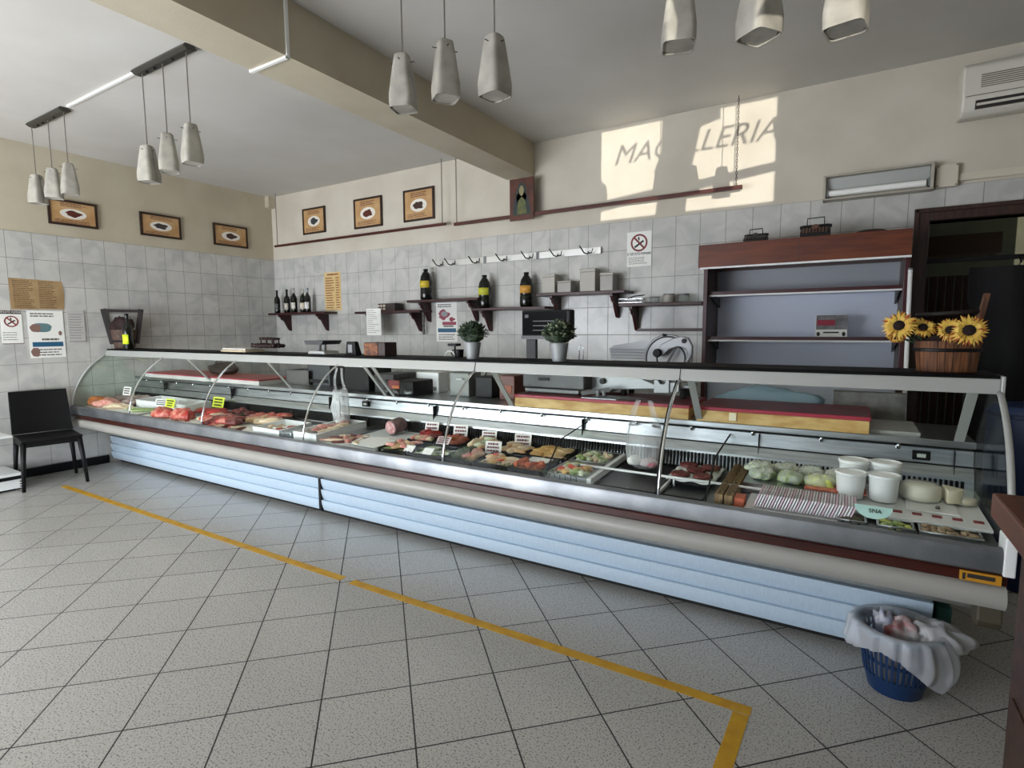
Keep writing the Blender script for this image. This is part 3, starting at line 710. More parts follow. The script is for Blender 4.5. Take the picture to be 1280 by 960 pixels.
# ------- bottles
gl_dark = mat('dark_bottle_glass', (14, 18, 14), .12)
def bottle(kind, x, y, z, h, lab, cat='bottle', grp=None, foil=None, lblc=(220, 216, 200), extra=None):
    o = thing(kind, (x, y, z), lab, cat, grp)
    r = h*.125
    if kind == 'wine_bottle':
        prof = [(r*.9, 0), (r, .01), (r, h*.58), (r*.85, h*.66), (r*.4, h*.76), (r*.33, h*.9), (r*.36, h*.98), (r*.36, h)]
    else:
        r = h*.195
        prof = [(r*.85, 0), (r, .02), (r, h*.28), (r*.93, h*.34), (r*1.0, h*.42), (r, h*.62), (r*.86, h*.78), (r*.5, h*.90), (r*.3, h*.94), (r*.3, h)]
    MB().lathe(prof, (x, y, z), 20).build('body', gl_dark, o, smooth=50)
    l0, l1 = (.15, .42) if kind == 'wine_bottle' else (.40, .62)
    rr = r*1.02
    lm = mat('label_%d_%d' % (lblc[0], lblc[2]), lblc, .6)
    a0 = -PI/2-1.0
    def fn(u, v): t = a0+2.0*u+.25; return (x+rr*math.cos(t), y+rr*math.sin(t), z+h*(l0+(l1-l0)*v))
    MB().sheet(fn, 10, 1, -.001).build('label_band', lm, o, smooth=True)
    if extra:
        MB().lathe([(r*1.025, h*(l0+.08)), (r*1.025, h*(l0+.13))], (x, y, z), 20).build('label_stripe', mat('label_x%d' % extra[0], extra, .6), o)
    if foil: MB().lathe([(r*.40, h*.80), (r*.38, h*.9), (r*.40, h*1.005), (.001, h*1.006)], (x, y, z), 16).build('foil', mat('foil_%d' % foil[0], foil, .35, .6), o, smooth=True)
    else: MB().lathe([(r*.4, h*.95), (r*.4, h*1.01), (.001, h*1.012)], (x, y, z), 16).build('cap', black, o)
    return o
zz = S1[3]; yb = YW-.11
hb = lambda py0, py1, px: abs(onY(px, py0, yb).z-onY(px, py1, yb).z)
wl = ['leftmost of the five wine bottles, dark with plain grey label', 'second wine bottle from the left, with pale oval label', 'third wine bottle from the left, with white label and pale neck', 'fourth wine bottle from the left, gold foil neck', 'rightmost of the five wine bottles, white label and silver foil']
for i, (px, top) in enumerate(((348, 360), (357, 359), (369, 359), (377, 358), (386, 360))):
    x = onY(px, 390, yb).x
    bottle('wine_bottle', x, yb+(.03 if i % 2 else -.01), zz, .30+.006*(i % 3), wl[i], grp='bottles on the corner shelf', foil=[None, None, (190, 190, 180), (190, 150, 80), (160, 170, 180)][i], lblc=[(90, 92, 88), (200, 196, 180), (216, 212, 200), (220, 210, 190), (224, 224, 220)][i])
for (px, S_, lab, cc) in ((533, S3, 'large dark soft drink bottle standing alone on the high shelf', (200, 176, 50)), (606, S4, 'large dark bottle with yellow-green label, left of two on the lower shelf', (196, 196, 60)), (658, S4, 'large dark bottle with orange-red and yellow label, right of two on the lower shelf', (206, 150, 60))):
    x = onY(px, 380, yb).x
    bottle('drink_bottle', x, yb, S_[3], .33, lab, grp='large dark bottles on the shelves', lblc=cc)
# carton and sheet on S2
x = onY(488, 378, yb).x
o = thing('carton', (x, yb, S2[3]), 'small dark carton with patterned pale end on the wall shelf', 'box')
MB().box(x-.13, x+.13, yb-.07, yb+.07, S2[3], S2[3]+.085).build('box', mat('carton_dark', (40, 26, 22), .5), o, bevel=.003)
b = MB()
for k in range(6): b.box(x-.128+.042*(k % 3), x-.10+.042*(k % 3), yb-.073, yb-.07, S2[3]+.012+.035*(k//3), S2[3]+.036+.035*(k//3))
b.build('printed_pattern', mat('pattern_pale', (190, 180, 164), .7), o)
xs_ = onY(458, 400, YW-.23).x; xe_ = onY(476, 400, YW-.23).x; zt = onY(460, 386, YW-.23).z; zb = onY(460, 419, YW-.23).z
o = thing('hanging_sheet', ((xs_+xe_)/2, YW-.228, zb), 'white printed sheet hanging from the shelf edge', 'sheet of paper')
MB().box(xs_, xe_, YW-.228, YW-.2255, zb, zt).build('sheet', paper, o)
b = MB(); r = random.Random(3)
for k in range(12):
    z = zt-.02-(zt-zb-.03)*k/12
    b.box(xs_+.015, xs_+.015+(xe_-xs_-.03)*r.uniform(.4, 1), YW-.2295, YW-.228, z-.004, z)
b.build('printed_text', greyink, o)
# metal strip hanging under the high shelf bottle
p = onY(529, 380, YW-.05); q = onY(529, 418, YW-.05)
tag(MB().box(p.x-.012, p.x+.014, YW-.06, YW-.045, q.z, p.z+.03).build('knife_holder', mat('speckled', (120, 116, 108), .5, col2=(40, 38, 36), scale=60)), 'narrow speckled strip hanging below the high shelf bottle', 'strip')
# pale boxes on S5
pale = mat('pale_box', (176, 172, 162), .5); pale2 = mat('clear_box', (150, 146, 138), .3)
for (a, c, top, lab, mt) in ((681, 697, 344, 'pale box with rounded top, leftmost on the shelf of boxes', pale), (700, 717, 352, 'lowest pale box, second on the shelf', pale2), (728, 747, 337, 'tallest pale box on the shelf', pale), (753, 769, 342, 'greyish see-through box, rightmost on its shelf', pale2)):
    xa, xb = onY(a, 362, yb).x, onY(c, 362, yb).x; h = onY(a, top, yb).z-S5[3]
    o = thing('storage_box', ((xa+xb)/2, yb, S5[3]), lab, 'box', 'pale boxes on the wall shelf')
    MB().box(xa, xb, yb-.06, yb+.06, S5[3], S5[3]+h*.86).build('body', mt, o, bevel=.006)
    MB().box(xa-.003, xb+.003, yb-.063, yb+.063, S5[3]+h*.86, S5[3]+h).build('lid', pale, o, bevel=.006)
# things on S6
z = S6[3]
for (a, c, h, lab, mt) in ((812, 824, .055, 'clear glass jar on the shelf joined to the cabinet, left of a grey tub', clear('jar_glass', (220, 224, 220), .8)), (829, 843, .075, 'small grey tub between clear jars', pale), (848, 862, .07, 'clear glass jar right of the small grey tub', clear('jar_glass', (220, 224, 220), .8))):
    xa, xb = onY(a, 378, yb).x, onY(c, 378, yb).x; r = (xb-xa)/2
    o = thing('jar', ((xa+xb)/2, yb, z), lab, 'jar', 'small jars on the right wall shelf')
    MB().lathe([(r*.9, 0), (r, .01), (r, h*.8), (r*.9, h*.86)], ((xa+xb)/2, yb, z), 18).build('body', mt, o, smooth=40)
    MB().lathe([(r*.95, h*.86), (r*.95, h), (.001, h)], ((xa+xb)/2, yb, z), 18).build('lid', mgrey, o)
x = onY(790, 378, yb-.04).x
o = thing('wire_basket', (x, yb-.04, z), 'small wire basket with a black handle at the shelf end', 'basket')
b = MB()
for zz_ in (.008, .04): b.tube([(x-.1, yb-.09, z+zz_), (x+.1, yb-.09, z+zz_), (x+.1, yb+.01, z+zz_), (x-.1, yb+.01, z+zz_)], .0025, 6, closed=True)
for k in range(9): b.cyl((x-.1+k*.025, yb-.09, z+.006), (x-.1+k*.025, yb-.09, z+.042), .0018, n=5)
b.build('wire_body', chrome, o)
MB().tube([(x-.02, yb-.09, z+.042), (x+.04, yb-.1, z+.06), (x+.13, yb-.1, z+.066)], .005, 8).build('handle', black, o, smooth=True)
MB().box(x-.06, x+.05, yb-.07, yb-.01, z+.005, z+.022).build('red_tray', shelfwood, o)
# ------------------------------------------------------------------ things on the black top shelf
ZS = 1.214
def top(px, y): return onY(px, 445, y).x
# wooden tub and bottle at the left end
x = top(156, 2.86)
o = thing('wooden_tub', (x, 2.87, ZS), 'dark wooden tub with high handle on the left end of the counter top', 'tub')
b = MB(); b.lathe([(.09, 0), (.122, .2), (.114, .2), (.084, .01), (.001, .01)], (x, 2.87, ZS), 20); b.build('body', mat('tub_brown', (96, 72, 58), .7, col2=(50, 36, 30), scale=6, stretch=(20, 20, 1)), o, smooth=40)
b = MB()
for s_ in (-1, 1): b.bar((x+s_*.045, 2.87+s_*.095, ZS+.05), (x+s_*.06, 2.87+s_*.155, ZS+.42), .05, .016, ref=(.4, .9, 0))
b.bar((x-.07, 2.87-.165, ZS+.40), (x+.07, 2.87+.165, ZS+.40), .03, .03, ref=(.9, -.4, 0)); b.build('handle', blackwood, o)
MB().lathe([(.102, .07), (.107, .09), (.1, .09)], (x, 2.87, ZS), 20).build('hoop', black, o)
b = MB(); b.blob((x-.01, 2.87, ZS+.23), .09, .09, .10, 3, .3); b.build('dark_filling', mat('dark_red_leaf', (52, 22, 18), .8, col2=(30, 16, 14), scale=30), o, smooth=True)
x2 = top(167, 2.79)
bt = bottle('wine_bottle', x2-.02, 2.76, ZS, .36, 'dark bottle with fluorescent yellow tag in front of the wooden tub', lblc=(216, 236, 40))
# boards and rack
x = top(300, 2.84)
o = thing('chopping_boards', (x, 2.84, ZS), 'two pale round-edged chopping boards stacked on the counter top', 'chopping board')
MB().box(x-.16, x+.20, 2.76, 2.95, ZS, ZS+.016).build('lower_board', mat('pale_wood', (214, 196, 164), .5), o, bevel=.006)
MB().box(x-.15, x+.19, 2.77, 2.95, ZS+.018, ZS+.034).build('upper_board', mat('pale_board', (206, 202, 192), .5), o, bevel=.006)
x = top(333, 2.88)
o = thing('iron_trivet_rack', (x, 2.88, ZS+.036), 'dark spiked iron rack on the counter top beside the chopping boards', 'rack')
b = MB(); zz = ZS+.036
for k in range(9):
    for q in range(3): b.blob((x-.12+k*.036, 2.84+q*.04, zz+.02), .02, .018, .018, k*3+q, .35, 5)
b.build('lower_tier', mat('rack_iron', (44, 26, 22), .55, .3), o, smooth=True)
b = MB()
for k in range(6):
    for q in range(2): b.blob((x-.02+k*.034, 2.85+q*.04, zz+.078), .018, .016, .011, k*5+q, .35, 5)
b.build('upper_tier', mat('rack_iron', (44, 26, 22), .55, .3), o, smooth=True)
b = MB()
for dx in (-.02, .06, .15):
    for q in (2.85, 2.90): b.cyl((x+dx, q, zz), (x+dx, q, zz+.075), .005, n=6)
b.build('post', mat('rack_iron', (44, 26, 22), .55, .3), o)
# platform scale
x = top(403, 2.86)
o = thing('weighing_scale', (x, 2.86, ZS), 'small platform weighing scale with dark pan on the counter top', 'scale')
MB().extY([(x-.085, ZS), (x+.115, ZS), (x+.10, ZS+.026), (x-.07, ZS+.026)], 2.79, 2.93).build('base', alu, o, bevel=.004)
b = MB()
for dx in (-.03, .03): b.cyl((x+dx, 2.86, ZS+.02), (x+dx, 2.86, ZS+.075), .013, n=12)
b.build('column', mgrey, o)
MB().extY([(x-.08, ZS+.075), (x+.10, ZS+.075), (x+.125, ZS+.105), (x-.10, ZS+.105)], 2.77, 2.95).build('pan', dgrey, o, bevel=.003)
# small screen device
x = top(441, 2.83)
o = thing('card_terminal', (x, 2.83, ZS), 'small black framed screen standing on the counter top beside the dark box', 'screen')
MB().prism([(-.055, 0), (.055, 0), (.045, .1), (-.040, .1)], lambda a, c: (x+a, 2.81, ZS+c), lambda a, c: (x+a, 2.85+.02*(1-c/.08), ZS+c)).build('case', black, o, bevel=.003)
MB().box(x-.022, x+.022, 2.806, 2.811, ZS+.02, ZS+.078).build('screen', mat('lcd_grey', (128, 130, 132), .2), o)
# dark box with lettering look
x = top(474, 2.84)
o = thing('wooden_box', (x, 2.84, ZS), 'dark wooden box with carved orange-brown front on the counter top', 'box')
MB().box(x-.095, x+.105, 2.79, 2.91, ZS, ZS+.096).build('box', mat('box_dark', (50, 28, 20), .5), o, bevel=.003)
MB().box(x-.093, x+.04, 2.786, 2.79, ZS+.004, ZS+.092).build('carved_front', mat('box_front', (140, 84, 42), .6, col2=(74, 36, 22), scale=30, stretch=(1, 1, 2)), o)
# plants in metal pots
leafm = mat('leaf_dark', (30, 44, 28), .6, col2=(54, 72, 48), scale=30); leafw = mat('bud_pale', (150, 160, 130), .6)
def plant(x, y, seed, lab, pale):
    o = thing('potted_plant', (x, y, ZS), lab, 'potted plant', 'plants in metal pots on the counter top')
    MB().lathe([(.036, 0), (.038, .004), (.053, .1), (.055, .103), (.053, .106), (.047, .094), (.001, .085)], (x, y, ZS), 28).build('pot', mat('pot_metal', (200, 204, 206), .35, .55), o, smooth=40)
    r = random.Random(seed); b = MB(); b2 = MB(); b3 = MB()
    b.blob((x, y, ZS+.155), .072, .068, .055, seed, .2, 10)
    for k in range(620):
        a = r.uniform(0, 2*PI); e = r.uniform(-.15, 1)*PI/2; rr = r.uniform(.62, 1)
        c = Vector((x+.09*rr*math.cos(a)*math.cos(e), y+.085*rr*math.sin(a)*math.cos(e), ZS+.15+.07*rr*math.sin(e)))
        d = Vector((math.cos(a)*math.cos(e), math.sin(a)*math.cos(e), math.sin(e)+.35)).normalized()
        s_ = d.cross(Vector((0, 0, 1))).normalized(); n = s_.cross(d); l = r.uniform(.016, .028); w_ = .009
        b_ = b2 if r.random() < pale else b
        b_.add([c, c+d*l*.5+s_*w_+n*.002, c+d*l, c+d*l*.5-s_*w_+n*.002, c+d*l*.5-n*.002], [(0, 1, 4), (1, 2, 4), (2, 3, 4), (3, 0, 4), (0, 3, 2, 1)])
    for k in range(26):
        a = r.uniform(0, 2*PI); e = r.uniform(.1, 1)*PI/2
        b3.tube([(x+.01*math.cos(a), y+.01*math.sin(a), ZS+.07), (x+.05*math.cos(a)*math.cos(e), y+.045*math.sin(a)*math.cos(e), ZS+.13), (x+.08*math.cos(a)*math.cos(e), y+.075*math.sin(a)*math.cos(e), ZS+.13+.05*math.sin(e))], .0018, 5)
    b.build('leaves', leafm, o); b2.build('pale_leaves', leafw, o); b3.build('stems', mat('stem', (40, 48, 30), .7), o)
plant(top(591, 2.79), 2.79, 5, 'potted plant with dark leaves in a metal pot, left of the two', .06)
plant(top(699, 2.79), 2.79, 9, 'potted plant with pale buds in a metal pot, in front of the scale display', .3)
# mug and strainer things near first plant
x = top(571, 2.93)
o = thing('coffee_mug', (x, 2.93, ZS), 'black mug with white rim ring lying beside the left potted plant', 'mug')
MB().lathe([(.028, 0), (.032, .05), (.026, .05), (.024, .006), (.001, .006)], (x+.02, 2.93, ZS+.001), 18).build('body', black, o, smooth=40)
MB().tube([(x+.02+.03*math.cos(t)-.035, 2.93, ZS+.028+.02*math.sin(t)) for t in [PI/2+PI*k/8 for k in range(9)]], .004, 6).build('handle', black, o, smooth=True)
MB().tube([(x-.035+.04*math.cos(t), 2.90, ZS+.006+.035*math.sin(t)) for t in [PI*k/10 for k in range(11)]], .005, 6).build('white_ring', white, o, smooth=True)
MB().box(x-.07, x-.0, 2.92, 2.98, ZS+.072, ZS+.09).build('lid', black, o, bevel=.003)
MB().cyl((x-.03, 2.95, ZS), (x-.03, 2.95, ZS+.073), .006).build('lid_stand', black, o)

# sunflower tub on the right
xa, xb = onY(1141, 465, 2.9).x, onY(1222, 465, 2.9).x; cx = (xa+xb)/2; R_ = (xb-xa)/2*1.03
SX = lambda px, py, y: onY(px, py, y)
o = thing('wooden_bucket', (cx, 2.87, ZS), 'rustic wooden bucket holding sunflowers at the right end of the counter top', 'bucket')
prof = [(R_*.86, 0), (R_*.90, .01), (R_*1.0, .115), (R_*.93, .115), (R_*.8, .012), (.001, .012)]
b = MB(); n = 26
for k in range(n):
    a0 = 2*PI*(k+.04)/n; a1 = 2*PI*(k+.96)/n; q = 1+.012*((k*7) % 3)
    pts = []
    for (r0, z0) in ((R_*.88*q, 0), (R_*1.0*q, .125)):
        for a in (a0, a1):
            pts.append((cx+r0*math.cos(a), 2.87+r0*.6*math.sin(a), ZS+z0)); 
        for a in (a1, a0): pts.append((cx+(r0-.012)*math.cos(a), 2.87+(r0-.012)*.6*math.sin(a), ZS+z0))
    b.add(pts, [(0, 1, 2, 3)[::-1], (4, 5, 6, 7), (0, 1, 5, 4), (1, 2, 6, 5), (2, 3, 7, 6), (3, 0, 4, 7)])
b.extZ([(cx+R_*.86*math.cos(2*PI*k/20), 2.87+R_*.5*math.sin(2*PI*k/20)) for k in range(20)], ZS+.004, ZS+.012)
b.build('staves', rustic, o)
MB().lathe([(R_*1.0, .082), (R_*1.03, .084), (R_*1.03, .094), (R_*1.0, .096)], (cx, 2.87, ZS), 30, sy=.6, close=True).build('hoop', black, o)
hx = onY(1217, 420, 2.9)
b = MB(); b.bar((hx.x-.006, 2.89, ZS+.09), (hx.x+.03, 2.89, ZS+.315), .044, .016, ref=(0, 1, 0)); b.build('right_stave', rustic, o)
b = MB(); b.bar((cx-R_*.93, 2.89, ZS+.09), (cx-R_*.93, 2.89, ZS+.225), .034, .016, ref=(0, 1, 0)); b.build('left_stave', blackwood, o)
MB().cyl((cx-R_*1.02, 2.89, ZS+.232), (hx.x+.02, 2.89, ZS+.245), .009, n=10).build('cross_bar', blackwood, o, smooth=True)
MB().blob((cx, 2.87, ZS+.115), R_*.85, R_*.48, .03, 2, .2).build('moss', mat('moss', (44, 20, 14), .9, col2=(24, 12, 8), scale=40), o, smooth=True)
petal = mat('petal_yellow', (226, 190, 84), .6, col2=(204, 140, 48), scale=18, contrast=(.45, .75)); petal2 = mat('petal_orange', (190, 100, 40), .6, col2=(130, 44, 20), scale=22)
def flower(c, n_, R, seed, lab):
    c = Vector(c); n_ = Vector(n_).normalized(); a = n_.cross(Vector((0, 0, 1))).normalized(); bb = a.cross(n_)
    o = thing('sunflower', c, lab, 'flower', 'artificial sunflowers in the bucket'); r = random.Random(seed)
    for nm, mt, rad, nn, off in (('petals', petal, 1, 30, .004), ('outer_petals', petal2, 1.02, 22, -.004)):
        b = MB()
        for k in range(nn):
            t = 2*PI*(k+r.uniform(-.3, .3))/nn; L_ = R*rad*r.uniform(.86, 1.08); w_ = R*.11
            d = a*math.cos(t)+bb*math.sin(t); s_ = n_.cross(d); lift = n_*r.uniform(-.004, .008)
            P = [c+d*R*.26+n_*off, c+d*L_*.6+s_*w_+n_*(off+.006)+lift, c+d*L_+lift, c+d*L_*.6-s_*w_+n_*(off+.006)+lift, c+d*L_*.6+n_*(off-.001)]
            b.add(P, [(0, 1, 4), (1, 2, 4), (2, 3, 4), (3, 0, 4), (0, 3, 2, 1)])
        b.build(nm, mt, o)
    M = Matrix((a, bb, n_)).transposed()
    b = MB(); b.lathe([(R*.33, -.004), (R*.34, .006), (R*.26, .014), (.001, .017)], c, 18, M=M); b.build('flower_head', mat('seed_brown', (34, 14, 12), .9, col2=(20, 8, 8), scale=90), o, smooth=True)
    b = MB(); b.tube([c-n_*.004, c-n_*.03+Vector((0, 0, -.02)), Vector((min(max(c.x, cx-R_*.6), cx+R_*.6), 2.87, ZS+.1))], .004, 6); b.build('stem', leafm, o)
FY = 2.80
flower(onY(1124, 407, 2.79), (-.25, -1, .15), .062, 1, 'large sunflower at the far left of the bucket, facing the shop')
flower(onY(1153, 410, 2.82), (.3, -1, .7), .050, 2, 'small sunflower beside the leftmost one, tilted up')
flower(onY(1188, 413, 2.82), (-.2, -1, .4), .052, 3, 'smaller sunflower partly behind the largest right one')
flower(onY(1211, 413, 2.78), (.05, -1, .1), .064, 4, 'largest sunflower at the right of the bucket')
flower(onY(1120, 420, 2.83), (-.5, -1, -.6), .035, 5, 'drooping orange sunflower under the far left bloom')

# ------------------------------------------------------------------ on the rear worktop
ZW = .908
yellowb = mat('board_beech', (208, 178, 118), .6, col2=(176, 138, 74), scale=9, stretch=(1, 1, 3)); redb = mat('board_red', (150, 28, 52), .5); redtop = mat('board_red_top', (110, 28, 36), .45, col2=(88, 26, 32), scale=8)
def cutboard(x0, x1, y0, y1, z0, h, lab, body, topm, edge):
    o = thing('cutting_board', ((x0+x1)/2, (y0+y1)/2, z0), lab, 'cutting board', 'long red-topped cutting boards')
    MB().box(x0, x1, y0, y1, z0, z0+h*.78).build('wooden_base', body, o, bevel=.003)
    MB().box(x0-.003, x1+.004, y0-.006, y1, z0+h*.78, z0+h).build('red_slab', redb, o, bevel=.002)
    MB().box(x0+.004, x1-.004, y0+.004, y1-.004, z0+h, z0+h+.0012).build('worn_top', topm, o)
    return o
for x0, x1 in ((-1.79, -.705), (-.662, .105)):
    pass
cutboard(-1.79, -.705, 2.958, 3.36, .909, .078, 'long cutting board with beech base and red top, under the scale', yellowb, redtop, redb)
cb2 = cutboard(-.662, .105, 2.958, 3.36, .909, .078, 'long cutting board with beech base and red top, nearest the right end', yellowb, redtop, redb)
MB().box(-.50, -.465, 2.95, 2.959, .925, .965).build('taped_patch', mat('patch', (226, 216, 186), .7), cb2)
pale_side = mat('board_side_pale', (190, 190, 184), .5)
cutboard(-6.45, -4.45, 2.96, 3.36, .909, .05, 'long pale-sided cutting board with pinkish red top at the left end', pale_side, mat('board_pink_top', (168, 84, 80), .45), redb)
ZB = .909+.078+.0015
# label scale
x0, x1 = onY(655, 480, 3.1).x, onY(736, 480, 3.1).x
o = thing('label_scale', ((x0+x1)/2, 3.18, ZB), 'black counter scale with tall customer display on a post, on the beech board', 'scale')
zb1 = onY(700, 474, 3.08).z
MB().box(x0, x1-.02, 3.08, 3.34, ZB+.03, ZB+.15).build('body', mat('scale_body', (52, 52, 50), .45), o, bevel=.01)
MB().box(x0+.03, x1-.05, 3.06, 3.10, ZB+.008, ZB+.03).build('front_tray', mgrey, o, bevel=.003)
b = MB()
for dx in (.04, x1-x0-.07):
    for yy in (3.11, 3.31): b.cyl((x0+dx, yy, ZB), (x0+dx, yy, ZB+.032), .014)
b.build('foot', black, o)
MB().box(x0+.12, x0+.2, 3.076, 3.081, ZB+.08, ZB+.10).build('badge', black, o)
pa = onY(659, 430, 3.25); pb = onY(671, 430, 3.25)
MB().box(pa.x, pb.x, 3.235, 3.265, ZB+.14, onY(665, 424, 3.25).z).build('post', dgrey, o, bevel=.004)
da = onY(652, 388, 3.2); dc = onY(713, 424, 3.2)
hd = MB().box(da.x, dc.x, 3.2, 3.27, dc.z, da.z).build('display_head', mat('head_black', (18, 18, 20), .5, spec=.25), o, bevel=.01)
MB().box(da.x+.012, dc.x-.03, 3.195, 3.201, dc.z+.03, da.z-.012).build('display_panel', blackg, hd)
b = MB()
for k in range(3): b.box(da.x+.09, dc.x-.05, 3.192, 3.196, dc.z+.055+.03*k, dc.z+.061+.03*k)
b.box(da.x+.03, da.x+.055, 3.192, 3.196, da.z-.05, da.z-.03)
b.build('panel_printing', mat('panel_grey', (112, 114, 116), .5), hd)
MB().box(da.x, dc.x, 3.194, 3.2, dc.z, dc.z+.022).build('display_bezel', mgrey, hd)
# meat slicer
SYf = 3.16
sc_c = onY(833, 448, SYf); k_ = (onY(866, 448, SYf).x-sc_c.x)/33
def s2(px, py, y=SYf): p = onY(px, py, y); return (p.x, p.z)
o = thing('meat_slicer', (sc_c.x, 3.25, ZB), 'polished aluminium meat slicer with round blade guard and black knobs', 'meat slicer')
slm = mat('slicer_alu', (138, 140, 141), .42, .4, bump=.03)
b = MB(); b.extY([(s2(735, 470)), (s2(795, 470)), (s2(800, 474)), (s2(818, 482)), (s2(860, 482)), (s2(860, 487)), (s2(762, 488)), (s2(758, 492)), (s2(735, 488))], SYf+.04, SYf+.24); b.build('base', slm, o, bevel=.006)
zf = ZB
b = MB()
for px in (745, 775, 850):
    for yy in (SYf+.07, SYf+.21): x = s2(px, 485)[0]; b.cyl((x, yy, zf), (x, yy, s2(px, 483)[1]), .018)
b.build('foot', black, o)
b = MB(); b.extY([s2(760, 450), s2(757, 436), s2(763, 432), s2(800, 426), s2(812, 424), s2(812, 476), s2(762, 476)], SYf+.06, SYf+.075)
for k in range(8): a = s2(760, 437+k*3.6); c = s2(806, 436+k*3.6); b.box(a[0], c[0], SYf+.052, SYf+.061, a[1]-.003, a[1]+.002, 1)
b.build('ribbed_plate', [slm, mgrey], o)
R2 = 31*k_
MB().cyl((sc_c.x, SYf+.02, sc_c.z), (sc_c.x, SYf+.05, sc_c.z), R2, n=40).build('blade_guard', slm, o, bevel=.006, smooth=40)
b = MB(); b.lathe([(R2*.93, 0), (R2*.9, .006), (R2*.86, 0)], (sc_c.x, SYf+.02, sc_c.z), 40, M=Matrix.Rotation(PI/2, 3, 'X'), close=True); b.lathe([(R2*.62, 0), (R2*.58, .006), (R2*.55, 0)], (sc_c.x+.02, SYf+.02, sc_c.z), 40, M=Matrix.Rotation(PI/2, 3, 'X'), close=True); b.build('guard_ring', dgrey, o, smooth=True)
MB().extY([s2(850, 452), s2(858, 462), s2(866, 474), s2(838, 476), s2(846, 460)], SYf+.02, SYf+.06).build('guard_foot', slm, o, bevel=.004)
arm = [(822, 440), (828, 430), (842, 423), (854, 420), (862, 422), (867, 432), (867, 442), (863, 450), (857, 455), (861, 442), (858, 436), (850, 433), (838, 437), (830, 445)]
MB().extY([s2(*p) for p in arm], SYf-.03, SYf+.0).build('carriage_arm', slm, o, bevel=.006)
b = MB(); a = s2(824, 441); b.tube([(a[0], SYf-.06, a[1]), (a[0], SYf-.04, a[1]), (a[0], SYf, a[1])], [.02, .026, .02], 14); a = s2(857, 426); b.cyl((a[0], SYf-.036, a[1]), (a[0], SYf-.02, a[1]), .014); a = s2(830, 419); b.cyl((a[0]-.004, SYf+.03, a[1]-.012), (a[0], SYf+.03, a[1]+.006), .012, .018); b.build('knob', black, o, smooth=40)
b = MB(); a, c = s2(834, 456), s2(846, 435); b.bar((a[0], SYf-.02, a[1]), (c[0], SYf-.02, c[1]), .008, .012, ref=(0, 1, 0)); b.build('guide_bar', dgrey, o)
b = MB(); b.extY([s2(818, 475), s2(823, 475), s2(826, 480), s2(831, 480), s2(834, 475), s2(837, 475), s2(837, 491), s2(818, 491)], SYf-.01, SYf+.04); b.extY([s2(838, 478), s2(849, 478), s2(849, 490), s2(838, 490)], SYf-.01, SYf+.03); b.build('carriage_bracket', slm, o, bevel=.002)
b = MB(); a = s2(751, 477); b.cyl((a[0], SYf+.02, a[1]), (a[0], SYf+.04, a[1]), .018); b.build('switch', black, o)
b = MB(); a = s2(727, 470); b = MB(); b.tube([(onY(724, 452, 3.3).x, 3.3, ZW+.2), (onY(724, 452, 3.3).x, 3.3, 1.28), (onY(727, 452, 3.3).x, 3.3, 1.295), (onY(729, 452, 3.3).x, 3.3, 1.28), (onY(729, 452, 3.3).x, 3.3, ZW+.2)], .003, 6)
b.build('wire_loop', chrome, o, smooth=True)
# steel sheet and tool in front of the slicer
a = onY(728, 500, 2.98); c = onY(765, 502, 2.98)
o = thing('steel_tray', ((a.x+c.x)/2, 3.06, ZB), 'flat grey steel tray lying on the beech board in front of the slicer', 'tray')
MB().extZ([(a.x, 2.965), (c.x+.03, 2.965), (c.x+.16, 3.12), (a.x+.08, 3.14)], ZB, ZB+.005).build('tray', steel_soft, o)
b = MB(); b.bar((a.x-.03, 3.03, ZB+.02), (a.x+.13, 3.08, ZB+.045), .018, .02); b.cyl((a.x+.07, 3.05, ZB+.005), (a.x+.07, 3.05, ZB+.04), .01); b.cyl((a.x+.1, 3.07, ZB+.005), (a.x+.1, 3.07, ZB+.045), .01); b.build('clamp_tool', mgrey, o)
# grey boxes and machines on the middle worktop
def simplebox(name, pxa, pya, pxb, y0, y1, h, lab, cat, mt, extra=None):
    xa, xb = onY(pxa, pya, y0).x, onY(pxb, pya, y0).x
    o = thing(name, ((xa+xb)/2, (y0+y1)/2, ZW), lab, cat)
    MB().box(xa, xb, y0, y1, ZW, ZW+h).build('body', mt, o, bevel=.006)
    return o, xa, xb
o, xa, xb = simplebox('knife_steriliser', 385, 470, 412, 3.2, 3.38, .20, 'low dark grey box on the worktop left of the hanging bag', 'box', dgrey)
MB().box(xa+.02, xb-.02, 3.197, 3.2, ZW+.03, ZW+.06).build('front_slot', black, o)
o, xa, xb = simplebox('cash_register', 468, 480, 492, 3.08, 3.34, .15, 'black machine with red and orange front panel on the worktop', 'cash register', mat('register_black', (34, 32, 32), .5))
MB().box(xb-.06, xb+.22, 3.05, 3.34, ZW, ZW+.11).build('keyboard_block', black, o, bevel=.01)
MB().box(xb-.02, xb+.09, 3.046, 3.05, ZW+.045, ZW+.11).build('red_panel', mat('panel_red', (120, 34, 34), .5), o)
MB().box(xb+.02, xb+.09, 3.042, 3.046, ZW+.05, ZW+.07).build('orange_panel', mat('panel_orange', (196, 110, 50), .5), o)
o, xa, xb = simplebox('vacuum_sealer', 521, 475, 548, 3.28, 3.40, .16, 'white low block on the worktop right of the black machine', 'appliance', white)
MB().box(xa+.02, xb-.02, 3.276, 3.281, ZW+.02, ZW+.05).build('label_plate', mgrey, o)
o, xa, xb = simplebox('grey_case', 562, 480, 586, 3.2, 3.36, .175, 'grey metal case with pale handle on the worktop near the strut', 'case', mat('case_grey', (112, 114, 110), .45, .3))
MB().tube([(xa+.08, 3.197, ZW+.13), (xa+.08, 3.18, ZW+.13), (xa+.13, 3.18, ZW+.13), (xa+.13, 3.197, ZW+.13)], .005, 6).build('handle', white, o)
